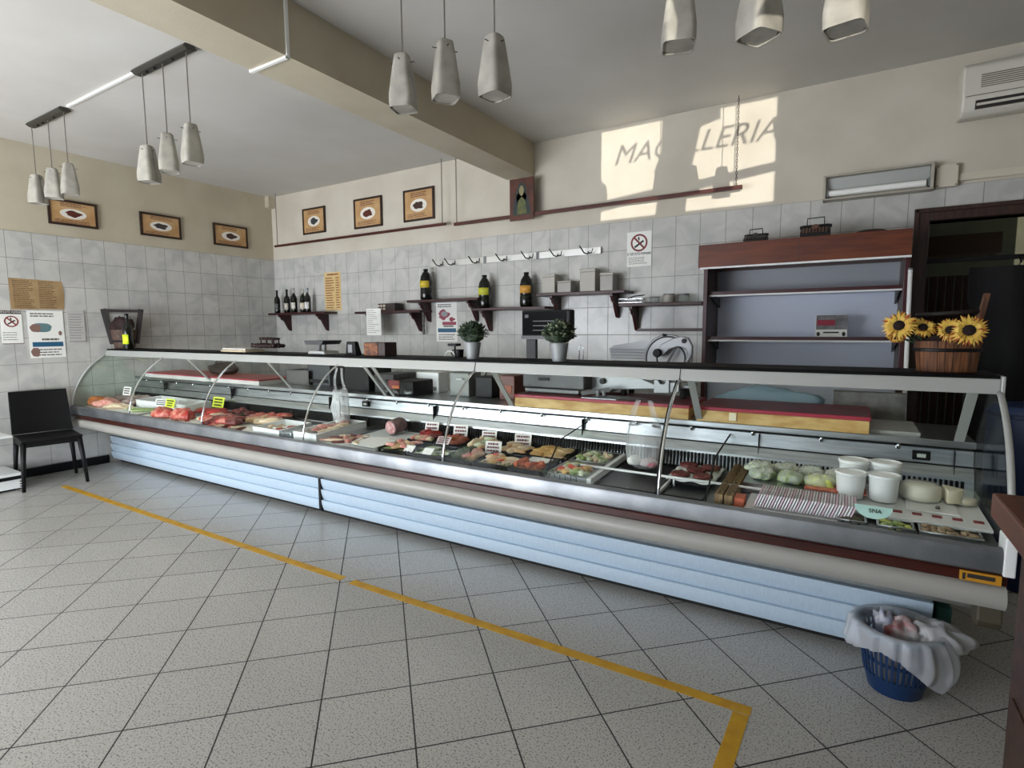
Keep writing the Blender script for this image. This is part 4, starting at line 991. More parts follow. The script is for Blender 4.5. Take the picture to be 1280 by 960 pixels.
o, xa, xb = simplebox('red_toolbox', 624, 480, 643, 3.2, 3.36, .17, 'brown-red case on the worktop just right of the strut', 'case', mat('case_brown', (96, 48, 34), .5))
MB().box(xa+.02, xb-.02, 3.195, 3.2, ZW+.05, ZW+.1).build('front_label', mat('case_label', (150, 80, 50), .6), o)
o, xa, xb = simplebox('dark_case', 594, 480, 615, 3.22, 3.38, .15, 'black rounded case on the worktop left of the strut', 'case', black)
MB().tube([(xa+.03, 3.3, ZW+.15), (xa+.05, 3.3, ZW+.18), (xb-.05, 3.3, ZW+.18), (xb-.03, 3.3, ZW+.15)], .006, 6).build('handle', black, o)
# dark objects behind the bag and struts
o, xa, xb = simplebox('black_bin_box', 431, 480, 461, 3.1, 3.36, .19, 'black box on the worktop directly behind the left hanging bag', 'box', black)
MB().box(xa-.03, xb-.05, 3.12, 3.3, ZW+.19, ZW+.205).build('white_lid', white, o, bevel=.002)
x = onY(497, 490, 3.05).x
o = thing('wrapped_tools', (x, 3.08, ZW), 'heap of dark wrapped utensils with shiny film on the worktop', 'utensils')
b = MB()
for k in range(5): b.blob((x-.12+k*.055, 3.07+.03*(k % 2), ZW+.022), .05, .035, .024, k, .3, 7)
b.build('bundle', mat('film_dark', (70, 72, 72), .25, .3, col2=(130, 132, 132), scale=30), o, smooth=True)
# stacked things on the left pink board
x = onY(275, 455, 3.2).x
o = thing('leather_bag', (x, 3.2, .96), 'dark slumped bag on the left cutting board', 'bag')
MB().blob((x, 3.24, 1.0), .22, .1, .07, 4, .2, 12, flat=.6).build('body', mat('leather', (48, 38, 32), .5), o, smooth=True)
MB().tube([(x-.1, 3.2, 1.04), (x-.05, 3.19, 1.085), (x+.05, 3.19, 1.085), (x+.1, 3.2, 1.04)], .006, 6).build('handle', mat('leather', (48, 38, 32), .5), o, smooth=True)
x = -4.2
o = thing('grey_crate', (x, 3.3, ZW), 'flat grey crate on the worktop right of the left board', 'crate')
b = MB(); b.box(x-.2, x+.18, 3.2, 3.4, ZW, ZW+.02)
for (a, c, d, e) in ((-.2, .18, 3.2, 3.21), (-.2, .18, 3.39, 3.4), (-.2, -.19, 3.2, 3.4), (.17, .18, 3.2, 3.4)): b.box(x+a, x+c, d, e, ZW+.02, ZW+.13)
b.build('body', mat('crate_grey', (92, 90, 86), .6), o)

# pile of paper bags behind the right board
x0, x1 = onY(1018, 520, 3.5).x, onY(1105, 520, 3.5).x
o = thing('wrapping_paper_stack', ((x0+x1)/2, 3.36, ZW), 'grey stack of wrapping paper on the worktop behind the right board', 'paper stack')
MB().box(.11, .30, 3.02, 3.38, ZW, ZW+.015).build('paper', mat('paper_grey', (150, 150, 146), .8), o)
MB().box(-.05, .27, 3.37, 3.45, ZW, ZW+.15).build('upright_sheets', mat('paper_grey2', (118, 116, 112), .8, col2=(80, 78, 74), scale=14), o)
x = onY(985, 505, 3.4).x
o = thing('clear_film_roll', (-.36, 3.41, ZW+.02), 'bluish clear film bundle on the worktop behind the right board', 'film')
MB().blob((-.36, 3.41, ZW+.075), .24, .035, .075, 8, .2, 12).build('film', clear('film_blue', (170, 196, 206), .5, .3), o, smooth=True)

# ------------------------------------------------------------------ tall wall cabinet
CX0, CX1, CYf, CYb = -.945, .318, 4.30, YW-.002
o = thing('wall_chiller', ((CX0+CX1)/2, CYf, 0), 'tall open wall chiller with red-brown header and pale empty shelves', 'wall cabinet')
wine = mat('wine_paint', (62, 14, 20), .35)
MB().box(CX0-.03, CX1, CYf-.02, CYb, 1.845, 2.01).build('header', redbright, o, bevel=.003)
MB().box(CX0-.032, CX0-.03+.0, CYf-.022, CYb, 1.845, 2.01).build('header_end', darkwood, o)
MB().box(-.315, -.312, CYf-.0215, CYf-.019, 1.847, 2.008).build('header_joint', darkwood, o)
MB().box(CX0-.02, CX1, CYf-.023, CYf-.005, 1.832, 1.845).build('header_strip', white, o)
sidem = mat('side_taupe', (88, 78, 74), .5)
for x in (CX0, CX1-.03):
    MB().extX([(CYf+.05, 0), (CYb, 0), (CYb, 1.845), (CYf+.03, 1.845)], x, x+.03).build('side_panel', sidem, o)
    MB().box(x-.0, x+.03, CYf+.02, CYf+.052, 0, 1.845).build('front_post', wine, o, bevel=.003)
bw = mat('chiller_back', (206, 212, 226), .4)
MB().box(CX0+.03, CX1-.03, CYb-.05, CYb, 0, 1.845).build('back_panel', bw, o)
MB().box(CX0+.03, CX1-.03, CYf+.1, CYb-.05, .0, 1.10).build('tank', bw, o, bevel=.01)
MB().box(CX0+.03, CX1-.03, CYb-.09, CYb-.05, 1.66, 1.845).build('air_duct', mat('duct_grey', (150, 154, 160), .4), o)
for z in (onY(1000, 363, CYf+.1).z, onY(1000, 423, CYf+.1).z):
    s_ = MB().box(CX0+.03, CX1-.03, CYf+.10, CYb-.05, z-.016, z).build('shelf', bw, o)
    MB().box(CX0+.02, CX1-.02, CYf+.085, CYf+.10, z-.012, z+.012).build('shelf_front', wine, s_)
    MB().box(CX0+.02, CX1-.02, CYf+.083, CYf+.10, z-.024, z-.013).build('price_strip', white, s_)
    for x in (CX0+.045, CX1-.045):
        MB().extX([(CYb-.05, z-.016), (CYf+.12, z-.016), (CYf+.12, z-.03), (CYb-.05, z-.10)], x-.004, x+.004).build('shelf_arm', dgrey, s_)
b = MB()
for k in range(34): z = 1.14+k*.02; b.box(CX0+.03, CX0+.034, CYb-.056, CYb-.05, z, z+.01)
b.build('slotted_rail', blackm, o)
# brochure on the shelf
zs = onY(1000, 423, CYf+.1).z
a = onY(1019, 414, 4.5); c = onY(1059, 414, 4.5)
o = thing('brochure', ((a.x+c.x)/2, 4.5, zs), 'grey and white brochure with red strip standing on the chiller shelf', 'brochure')
MB().box(a.x, c.x, 4.5, 4.504, zs, zs+.165).build('sheet', paper, o)
MB().box(a.x+.004, c.x-.002, 4.4975, 4.5, zs+.062, zs+.163).build('photo', mat('photo_grey', (128, 128, 130), .5, col2=(90, 88, 88), scale=20), o)
MB().box(a.x+.01, a.x+.12, 4.4955, 4.4975, zs+.09, zs+.13).build('red_strip', mat('strip_red', (150, 26, 54), .5), o)
b = MB(); b.box(a.x+.05, c.x-.05, 4.4975, 4.5, zs+.036, zs+.046); b.blob((a.x+.02, 4.499, zs+.03), .01, .002, .016, 1, .1, 6); b.blob((c.x-.02, 4.499, zs+.03), .01, .002, .016, 1, .1, 6); b.build('printed_text', ink, o)
# typewriters and hat on top
iron = mat('typewriter_black', (12, 11, 10), .5, spec=.3)
def typewriter(px, y, w_, h, lab, c2):
    x = onY(px, 295, y).x; z = 2.01
    o = thing('typewriter', (x, y, z), lab, 'typewriter', 'vintage typewriters on the chiller')
    MB().extX([(y-.08, z), (y-.08, z+h*.25), (y-.02, z+h*.5), (y+.07, z+h*.5), (y+.07, z)], x-w_/2, x+w_/2).build('body', iron, o, bevel=.006)
    MB().cyl((x-w_*.46, y+.02, z+h*.58), (x+w_*.46, y+.02, z+h*.58), h*.11).build('platen', black, o, smooth=40)
    b = MB()
    for s_ in (-1, 1): b.cyl((x+s_*w_*.46, y+.02, z+h*.58), (x+s_*w_*.54, y+.02, z+h*.58), h*.09)
    b.build('platen_knob', iron, o)
    MB().tube([(x-w_*.3, y, z+h*.5), (x-w_*.28, y, z+h*.98), (x+w_*.28, y, z+h), (x+w_*.3, y, z+h*.5)], .004, 6).build('paper_rest', iron, o)
    b = MB()
    for r_ in range(3):
        for k in range(8): b.cyl((x-w_*.38+k*w_*.108, y-.085+.022*r_, z+h*(.22+.1*r_)), (x-w_*.38+k*w_*.108, y-.088+.022*r_, z+h*(.27+.1*r_)), .006, n=8)
    b.build('keys', c2, o)
    b = MB(); b.lathe([(.001, 0), (w_*.12, 0), (w_*.12, .01), (.001, .012)], (x, y-.03, z+h*.5), 14, M=Matrix.Rotation(.9, 3, 'X')); b.build('type_basket', c2, o)
typewriter(945, 4.40, .15, .10, 'small black vintage typewriter on the chiller header, left of the two', mat('keys_dark', (60, 58, 54), .5))
typewriter(1019, 4.40, .18, .14, 'taller black vintage typewriter with brownish middle on the chiller header', mat('keys_brown', (104, 74, 62), .5))
x = onY(1089, 290, 4.42).x
o = thing('flat_cap', (x, 4.42, 2.01), 'low dark flat dome lying on the right of the chiller header', 'hat')
MB().lathe([(.12, 0), (.115, .008), (.07, .025), (.001, .03)], (x, 4.42, 2.01), 24).build('dome', mat('cap_dark', (44, 24, 18), .7), o, smooth=True)

# ------------------------------------------------------------------ air conditioner, light fitting, junction box
a = onY(1202, 75, YW-.2); c = onY(1400, 150, YW-.2)
ax0 = onY(1203, 110, YW-.2).x; ax1 = ax0+.92; az0 = onY(1205, 146, YW-.2).z; az1 = onY(1203, 82, YW-.2).z+.012
ac = mat('ac_white', (216, 212, 200), .4)
o = thing('air_conditioner', ((ax0+ax1)/2, YW-.1, az0), 'white split air conditioner high on the wall, cut by the right edge', 'air conditioner')
prof = [(YW-.003, az0+.02), (YW-.003, az1), (YW-.16, az1), (YW-.195, az1-.03), (YW-.205, az0+.10), (YW-.19, az0+.03), (YW-.15, az0)]
MB().extX(prof, ax0, ax1).build('body', ac, o, bevel=.014)
b = MB()
for k in range(7): z = az0+.16+k*.012; b.box(ax0+.09, ax1-.08, YW-.2045, YW-.2, z, z+.005)
b.build('intake_grille', mat('grille_grey', (120, 116, 106), .6), o)
b = MB(); b.box(ax0+.02, ax1-.02, YW-.2075, YW-.2, az0+.115, az0+.119); b.build('panel_seam', mat('grille_grey', (120, 116, 106), .6), o)
b = MB(); b.box(ax0+.07, ax1-.06, YW-.207, YW-.19, az0+.035, az0+.085); b.build('outlet', mat('outlet_dark', (40, 36, 32), .6), o)
MB().box(ax0+.075, ax1-.065, YW-.212, YW-.205, az0+.052, az0+.066).build('outlet_flap', ac, o)
# fluorescent fitting
fa = onY(1029, 233, YW-.1); fb = onY(1168, 220, YW-.1)
fx0, fx1 = fa.x, fb.x; fz = (onY(1100, 243, YW-.1).z+onY(1100, 211, YW-.1).z)/2; fh = (onY(1100, 211, YW-.1).z-onY(1100, 243, YW-.1).z)/2
o = thing('strip_light', ((fx0+fx1)/2, YW-.05, fz-fh), 'rectangular wall strip light with one pale tube above the chiller', 'wall light')
b = MB(); b.box(fx0, fx1, YW-.03, YW-.001, fz-fh, fz+fh)
for (x0, x1, z0, z1) in ((fx0, fx1, fz+fh-.012, fz+fh), (fx0, fx1, fz-fh, fz-fh+.012), (fx0, fx0+.018, fz-fh, fz+fh), (fx1-.018, fx1, fz-fh, fz+fh)): b.box(x0, x1, YW-.1, YW-.03, z0, z1)
b.build('housing', mat('fitting_grey', (176, 170, 156), .45), o, bevel=.003)
MB().extX([(YW-.03, fz+fh-.014), (YW-.06, fz+fh-.014), (YW-.035, fz-.0), (YW-.03, fz-.01)], fx0+.02, fx1-.02).build('reflector', alu, o)
MB().cyl((fx0+.03, YW-.065, fz-fh*.42), (fx1-.04, YW-.065, fz-fh*.42), .022, n=16).build('tube', mat('tube_white', (250, 250, 246), .25), o, smooth=40)
b = MB()
for x in (fx0+.022, fx1-.03): b.box(x, x+.012, YW-.09, YW-.04, fz-fh*.42-.028, fz-fh*.42+.028)
b.build('tube_holder', mgrey, o)
ja = onY(1171, 208, YW-.04); jb = onY(1197, 232, YW-.04)
o = thing('junction_box', ((ja.x+jb.x)/2, YW, jb.z), 'square cream junction box right of the strip light', 'junction box')
MB().box(ja.x, jb.x, YW-.045, YW-.001, jb.z, ja.z+.005).build('box', mat('jb_cream', (206, 198, 180), .5), o, bevel=.004)
b = MB()
for x in (ja.x+.01, jb.x-.01):
    for z in (jb.z+.01, ja.z-.005): b.cyl((x, YW-.048, z), (x, YW-.044, z), .004)
b.build('screw', black, o)
b = MB(); b.box(jb.x, XE-.01, YW-.02, YW-.001, 2.36, 2.405); tag(b.build('cable_trunking', mat('jb_cream', (206, 198, 180), .5)), 'cream cable trunking running right from the junction box', 'cable duct')

# ------------------------------------------------------------------ back room
o = thing('plank_door', (.8, 5.9, 0), 'dark vertical-plank wooden door leaf seen through the doorway', 'door')
pa, pb = onY(1152, 345, 5.9), onY(1216, 340, 5.9)
b = MB(); n = 6
for k in range(n): x0 = pa.x+(pb.x-pa.x)*k/n; b.box(x0+.004, pa.x+(pb.x-pa.x)*(k+1)/n-.004, 5.9, 5.93, 0, 1.82)
b.build('planks', mat('plank_dark', (92, 44, 26), .5, col2=(54, 26, 16), scale=4, stretch=(12, 12, 1)), o, bevel=.004)
b = MB(); b.box(pa.x, pb.x, 5.93, 5.95, .3, .42); b.box(pa.x, pb.x, 5.93, 5.95, 1.4, 1.52); b.build('ledge', darkwood, o)
pa, pb = onY(1152, 318, 6.6), onY(1253, 302, 6.6)
tag(MB().box(pa.x, pb.x, 6.6, 6.9, pa.z-.02, pa.z+.16).build('wooden_beam', mat('beam_brown', (84, 56, 30), .6)), 'horizontal wooden beam high in the dark back room', 'beam')
o = thing('back_fridge', (1.45, 5.4, 0), 'tall black refrigerator in the dark back room', 'refrigerator')
fx = onY(1236, 345, 5.3).x
MB().box(fx, fx+.75, 5.3, 5.95, 0, 1.83).build('body', black, o, bevel=.02)
MB().box(fx+.01, fx+.74, 5.265, 5.298, .1, 1.8).build('door', mat('fridge_black', (6, 6, 7), .6), o, bevel=.008)
MB().bar((fx+.06, 5.24, 1.0), (fx+.06, 5.24, 1.5), .02, .02).build('handle', dgrey, o)
# dark apron hung in the doorway
o = thing('hanging_apron', (1.02, 4.55, 1.0), 'black work apron hanging inside the right of the doorway', 'apron')
hx0 = onY(1226, 380, 4.52).x; hx1 = onY(1400, 380, 4.52).x
MB().sheet(lambda u, v: (hx0+(hx1-hx0)*u+.04*(1-v)*(u-.5)-(.05*(1-u) if v > .8 else 0), 4.60+.03*math.sin(u*16)+.02*math.sin(v*7), .45+(onY(1230, 332, 4.52).z-.45)*v), 24, 12, .01).build('cloth', mat('apron_black', (9, 9, 11), .9), o, smooth=60)
MB().tube([(hx0+.12, 4.6, 1.6), (hx0+.2, 4.62, 1.82), (hx0+.3, 4.6, 1.6)], .006, 6).build('neck_strap', blackm, o, smooth=True)
b = MB(); b.tube([(hx0+.2, YW-.08, 1.84), (hx0+.2, YW-.12, 1.80), (hx0+.2, YW-.14, 1.84)], .006, 6)
b.box(DX0+.0, DX1, YW+.0, YW+.02, 1.83, 1.86); b.build('hook_bar', black, o)
# blue bin behind the counter
bx0 = onY(1243, 520, 3.75).x
o = thing('blue_drum', (bx0+.22, 3.9, 0), 'dark blue plastic drum behind the right end of the counter', 'drum')
zt = onY(1262, 510, 3.75).z
MB().lathe([(.20, 0), (.22, .03), (.22, zt*.5), (.225, zt*.52), (.22, zt*.54), (.22, zt-.03), (.2, zt), (.001, zt)], (bx0+.22, 3.92, 0), 28).build('body', mat('drum_blue', (22, 44, 84), .45), o, smooth=40)
MB().lathe([(.222, zt-.06), (.23, zt-.055), (.23, zt-.04), (.222, zt-.035)], (bx0+.22, 3.92, 0), 28, close=True).build('rim', mat('drum_blue2', (18, 34, 66), .45), o)
# white pole
a = onY(1138, 338, 4.2); c = onY(1130, 514, 4.0)
o = thing('broom_handle', (c.x, 4.0, 0), 'white pole leaning against the wall chiller beside the doorway', 'pole')
d = (a-c); foot = c-d*((c.z-.02)/d.z)
MB().cyl(foot, a, .012, n=12).build('pole', white, o, smooth=40)
MB().cyl(a, a+d.normalized()*.012, .014, n=12).build('end_cap', mgrey, o)

# ------------------------------------------------------------------ foreground desk
q = onZ(1240, 615, .97); qx, qy = q.x, q.y
o = thing('wooden_desk', (qx+.4, qy-.4, 0), 'brown wooden till desk cut off at the right edge', 'desk')
MB().box(qx, qx+.9, qy-1.0, qy, .905, .97).build('desk_top', mat('desk_veneer', (104, 48, 24), .4, col2=(78, 34, 18), scale=3, stretch=(10, 1, 10)), o, bevel=.006)
dv = mat('desk_side', (66, 40, 26), .5, col2=(42, 25, 17), scale=3, stretch=(1.5, 12, 12), bump=.05)
b = MB(); b.box(qx+.055, qx+.85, qy-.94, qy-.06, .02, .905); b.build('body', dv, o)
MB().box(qx+.075, qx+.83, qy-.92, qy-.08, 0, .02).build('plinth', blackm, o)
for z0, z1 in ((.10, .48), (.50, .86)): MB().box(qx+.050, qx+.056, qy-.88, qy-.10, z0, z1).build('side_panel', dv, o, bevel=.002)

# ------------------------------------------------------------------ waste basket
wc = onZ(1118, 862, 0); wx, wy = wc.x, wc.y+.02
RB, RT, HB = .095, .135, .25
o = thing('waste_basket', (wx, wy, 0), 'blue slotted plastic waste basket with bag liner in front of the counter', 'waste basket')
bl = mat('basket_blue', (10, 42, 80), .4); bl2 = mat('basket_rim', (120, 160, 190), .4)
rad = lambda z: RB+(RT-RB)*z/HB
b = MB(); b.lathe([(RB-.006, 0), (rad(.07), .07), (rad(.07)-.004, .07), (RB-.01, .006), (.001, .006)], (wx, wy, 0), 40)
for z0, z1 in ((.125, .138), (.19, .2)): b.lathe([(rad(z0), z0), (rad(z1), z1), (rad(z1)-.004, z1), (rad(z0)-.004, z0)], (wx, wy, 0), 40, close=True)
n = 40
for k in range(n):
    t = 2*PI*k/n
    b.bar((wx+rad(.065)*math.cos(t), wy+rad(.065)*math.sin(t), .065), (wx+rad(.235)*math.cos(t), wy+rad(.235)*math.sin(t), .235), .009, .004, ref=(-math.sin(t), math.cos(t), 0))
b.build('body', bl, o, smooth=30)
b = MB(); b.lathe([(rad(.22), .22), (RT+.004, HB-.01), (RT+.012, HB), (RT, HB+.004), (RT-.006, HB-.01), (rad(.22)-.005, .22)], (wx, wy, 0), 40, close=True); b.build('rim', bl2, o, smooth=40)
lin_ = mat('liner_white', (206, 208, 212), .3, alpha=.5)
def liner(u, v):
    t = 2*PI*u; f = .5+.5*math.cos(t-math.radians(-25)); hang = .035+.15*f**4+.06*(.5+.5*math.cos(t-PI*1.05))**6
    fold = .006*math.sin(17*t)+.004*math.sin(29*t)
    if v < .35: k = v/.35; z = .03+(HB-.03+.006)*k; r_ = rad(z)-.014+fold*.5; return (wx+r_*math.cos(t), wy+r_*math.sin(t), z)
    if v < .5: k = (v-.35)/.15; r_ = RT-.012+.034*k; return (wx+r_*math.cos(t), wy+r_*math.sin(t), HB+.008+.006*math.sin(PI*k))
    k = (v-.5)/.5; z = HB+.004-hang*k; r_ = rad(z)+.022+fold+.05*f**4*math.sin(PI*k*.8)+.03*k*(.5+.5*math.cos(t-PI*1.05))**6; return (wx+r_*math.cos(t), wy+r_*math.sin(t), z)
MB().sheet(liner, 96, 30).build('bag_liner', lin_, o, smooth=True)
# rubbish bag lump hanging over the right side
b = MB(); b.blob((wx+.12, wy+.02, HB-.02), .10, .08, .055, 12, .16, 16, rot=.3, freq=2); b.build('bag_overhang', mat('bag_white', (196, 198, 200), .3, bump=.3, bscale=30, alpha=.85), o, smooth=True)
t = thing('crumpled_wrapper', (wx+.02, wy, HB-.03), 'red and white crumpled wrapper inside the waste basket', 'wrapper')
MB().blob((wx+.02, wy+.01, HB-.02), .06, .045, .05, 6, .25, 12, freq=1.8).build('wrapper', mat('wrapper_red', (130, 36, 30), .5, col2=(190, 190, 190), scale=14), t, smooth=True)
MB().blob((wx-.045, wy+.02, HB-.01), .035, .03, .05, 9, .25, 10, freq=1.8).build('white_part', mat('wrapper_white', (190, 190, 196), .4, col2=(90, 110, 170), scale=12), t, smooth=True)
gp = onZ(1179, 786, 0)
o = thing('green_can', (.385, 2.80, 0), 'small teal green canister under the right end of the counter', 'canister')
MB().box(.362, .42, 2.76, 2.90, 0, .25).build('body', mat('teal', (38, 92, 84), .5), o, bevel=.01)
MB().cyl((.39, 2.83, .25), (.39, 2.83, .27), .015).build('cap', black, o)
# ------------------------------------------------------------------ food on the display deck
def dk(px, py, h=0): return deck(px, py, h)
enam = mat('tray_white', (226, 228, 226), .35); trayb = mat('tray_black', (14, 14, 15), .6, spec=.2); foam = mat('foam_white', (234, 236, 234), .6)
TR = Matrix.Rotation(math.atan((DZ1-DZ0)/(DY1-DY0)), 3, 'X')
def slab(b, x0, x1, y0, y1, h0, h1, mi=0):
    """box that follows the slope of the deck"""
    vs_ = [(x, y, dz(y)+h) for h in (h0, h1) for y in (y0, y1) for x in (x0, x1)]
    b.add(vs_, [(0, 2, 3, 1), (4, 5, 7, 6), (0, 1, 5, 4), (2, 6, 7, 3), (0, 4, 6, 2), (1, 3, 7, 5)], mi)
def tray(name, x0, x1, y0, y1, h, lab, mt, grp=None, cat='tray', floor_=.006, wall=.006):
    o = thing(name, ((x0+x1)/2, (y0+y1)/2, dz((y0+y1)/2)+.001), lab, cat, grp)
    b = MB(); slab(b, x0, x1, y0, y1, .001, floor_); e = wall
    for (a, c, d, f) in ((x0, x1, y0, y0+e), (x0, x1, y1-e, y1), (x0, x0+e, y0+e, y1-e), (x1-e, x1, y0+e, y1-e)): slab(b, a, c, d, f, floor_, h)
    b.build('dish', mt, o)
    b = MB(); pts = [(x0, y0), (x1, y0), (x1, y1), (x0, y1)]; b.tube([(x, y, dz(y)+h) for x, y in pts], .004, 6, closed=True); b.build('rim', mt, o, smooth=True)
    return o
RF = random.Random(11)
def piece(name, c, r, lab, cat, mt, grp, seed=0, amp=.15, rot=None, flat=.5, tilt=0, n=9, freq=1, extra=None):
    o = MB().blob((c[0], c[1], c[2]), r[0], r[1], r[2], seed, amp, n, RF.uniform(0, PI) if rot is None else rot, flat=flat, tilt=tilt, freq=freq).build(name, mt, smooth=True)
    tag(o, lab, cat, grp)
    if extra: extra(o)
    return o
def card(p, w_, h, lab, col=(238, 236, 230), tilt=-.25, rz=0, lines_=True, grp='price cards in the counter', inkc=(110, 60, 66), s="", sgrp=None):
    w_ *= 1.2; h *= 1.15; o = thing('price_card', p, lab, 'price card', grp)
    M = Matrix.Translation(Vector(p)) @ Matrix.Rotation(rz, 4, 'Z') @ Matrix.Rotation(tilt, 4, 'X')
    MB().box(-w_/2, w_/2, -.001, .001, .0, h, M=M).build('card', mat('card_%d_%d' % (col[0], col[2]), col, .6), o)
    if lines_:
        b = MB(); r = random.Random(int(abs(p[0])*1000))
        for k in range(3):
            z = h*(.78-.27*k); l = w_*r.uniform(.6, .85)
            u = -l/2
            while u < l/2-.003: q = min(r.uniform(.008, .02), l/2-u); b.box(u, u+q*.8, -.0024, -.001, z-h*.075, z+h*.075, M=M); u += q
        b.build('handwriting', mat('card_ink_%d' % inkc[0], inkc, .8), o)
    b = MB(); b.box(-.004, .004, .001, .012, -.012, .01, M=M); b.build('clip', chrome, o)
    return o
meat_red = mat('meat_red', (190, 46, 34), .35, col2=(134, 22, 20), scale=14); meat_fat = mat('meat_marbled', (184, 66, 56), .4, col2=(214, 150, 126), scale=24, contrast=(.46, .68))
meat_dark = mat('meat_dark', (132, 50, 44), .35, col2=(88, 30, 28), scale=26); pinkm = mat('meat_pink', (222, 170, 152), .4, col2=(196, 112, 104), scale=30)
chick = mat('chicken', (224, 196, 156), .4, col2=(206, 164, 120), scale=18); breaded = mat('breaded', (226, 190, 126), .7, col2=(196, 148, 78), scale=60, bump=.4)
orange = mat('orange_marinade', (206, 104, 36), .4, col2=(170, 66, 20), scale=30); fat = mat('fat_cream', (230, 214, 186), .45, col2=(214, 186, 150), scale=20)
sausage_m = mat('sausage_grey_pink', (176, 158, 148), .4, col2=(126, 108, 102), scale=16); roastm = mat('roast_brown', (186, 112, 48), .45, col2=(122, 62, 24), scale=12)
green = mat('parsley', (64, 92, 40), .6, col2=(34, 58, 22), scale=40); pgreen = mat('pale_green', (176, 190, 130), .5, col2=(120, 146, 76), scale=26); tom = mat('tomato', (206, 66, 30), .3)
leaf_w = mat('cabbage', (214, 218, 196), .5, col2=(186, 196, 160), scale=20); burger = mat('burger', (120, 48, 42), .5, col2=(86, 30, 28), scale=60, bump=.3)

# --- cell A: far left end: roast and sausages
piece('roast', (-6.50, 2.53, .685), (.11, .085, .06), 'orange-brown roast joint at the far left end of the counter', 'meat', roastm, None, 3, .12, rot=.2, n=12)
SG = 'grey-pink raw sausages and poultry at the left end'
for i, (px, py, rx, ry, rz, mt, lab) in enumerate(((-6.36, 2.56, .14, .08, .055, pinkm, 'pale pink piece of poultry right beside the roast'), (-6.47, 2.78, .13, .08, .055, sausage_m, 'grey-pink raw piece behind the pale poultry'), (-6.26, 2.80, .13, .08, .06, sausage_m, 'darker grey raw piece at the back of the left pile'), (-6.12, 2.55, .15, .05, .035, fat, 'cream coloured strip of meat at the front of the left pile'), (-6.16, 2.68, .10, .07, .05, sausage_m, 'grey raw piece nearest the first glass joint'))):
    piece('meat_cut', (px, py, dz(py)+rz*.5), (rx, ry, rz), lab, 'meat', mt, SG, 20+i, .18, rot=.5, n=11)
o = MB(); slab(o, -6.62, -5.56, 2.43, 2.66, .001, .005); tag(o.build('white_paper_liner', paper), 'white paper liner under the meat at the left end', 'paper')
card((-6.30, 2.70, .745), .13, .075, 'white price card standing among the grey-pink sausages', inkc=(90, 80, 76))
# --- cell B: white box, greens, red meat
a, c = dk(183, 509, 0), dk(258, 511, 0)
xb0, xb1 = onY(177, 500, 2.84).x, onY(262, 505, 2.84).x
o = tray('white_crate', -6.06, -5.14, 2.68, 2.92, .075, 'large shallow white plastic crate at the back behind the red meat', enam, None, 'crate', wall=.008)
card((-5.55, 2.66, dz(2.66)+.045), .16, .06, 'white price card leaning on the crate edge', rz=.05, inkc=(80, 80, 90)); card((-5.38, 2.655, dz(2.66)+.045), .13, .07, 'yellow price card leaning on the white crate', (214, 226, 60), inkc=(60, 70, 20), grp='yellow price cards')
card((-4.98, 2.88, dz(2.88)+.035), .15, .085, 'yellow price card standing behind the bright red steaks', (214, 226, 60), inkc=(60, 70, 20), grp='yellow price cards')
o = MB(); slab(o, -5.46, -4.51, 2.435, 2.65, .001, .005); tag(o.build('white_paper_liner', paper), 'white paper liner under the red meat', 'paper')
o = MB(); slab(o, -4.49, -3.79, 2.435, 2.70, .001, .005); tag(o.build('white_paper_liner', paper), 'white paper liner from the steaks to the foam trays', 'paper')
for i, (px, py, s_) in enumerate(((168, 512, .1), (180, 514, .12), (190, 511, .1))):
    p = dk(px, py, .01); p.y = min(p.y, 2.60); piece('leek', (p.x, p.y, dz(p.y)+.014), (s_, .02, .016), ('pale leek-like stalk beside the first glass joint', 'pale green stalk in the middle of three', 'pale green stalk lying behind the big joint')[i], 'vegetable', pgreen, 'pale stalks', i, .1, rot=.35+.2*i)
for i, (px, py, r_, lab) in enumerate(((200, 519, (.12, .085, .065), 'large red marbled meat joint, left half of the big roll'), (224, 521, (.12, .08, .068), 'large round red marbled joint in front of the white crate'))):
    p = dk(px, py, .03); piece('meat_joint', (p.x, p.y+.03, dz(p.y)+.035), r_, lab, 'meat', meat_fat if i else meat_fat, 'big red joints', 30+i, .08, rot=.1, freq=1.6, n=12)
p = dk(236, 521, .035); o = MB(); o.lathe([(.001, 0), (.055, 0), (.062, .012), (.055, .03)], (p.x, p.y-.0, p.z), 20, M=Matrix.Rotation(-1.25, 3, 'Y') @ Matrix.Rotation(1.2, 3, 'X')); 
tag(o.build('meat_slice', meat_red, smooth=True), 'bright red cut face at the right end of the big joint', 'meat', 'big red joints')
def heap(x0, x1, y0, y1, n, mt, name, lab, grp, size, hz=.03, seed=1, cat='meat', layers=1, amp=.18, flat=.5, **kw):
    n = int(n*1.5) if size[0] < .08 else int(n*1.3)
    r = random.Random(seed); nx = max(1, int(round(math.sqrt(n*(x1-x0)/max(.01, (y1-y0))/1.0)))); ny = max(1, math.ceil(n/nx)); k = 0
    for iy in range(ny):
        for ix in range(nx):
            if k >= n: return
            x = x0+(x1-x0)*(ix+.5+r.uniform(-.2, .2))/nx; y = y0+(y1-y0)*(iy+.5+r.uniform(-.2, .2))/ny
            mm = mt[k % len(mt)] if isinstance(mt, (list, tuple)) else mt
            rx = size[0]*r.uniform(.8, 1.2); ry = size[1]*r.uniform(.8, 1.2)
            o = MB().blob((x, y, dz(y)+hz+size[2]*.5+r.uniform(0, size[2]*1.1)), rx, ry, size[2], seed*50+k, amp, 8, r.uniform(0, PI), flat=flat, **kw).build(name, mm, smooth=True)
            tag(o, lab, cat, grp); k += 1
X = lambda px, py, h=.02: dk(px, py, h).x
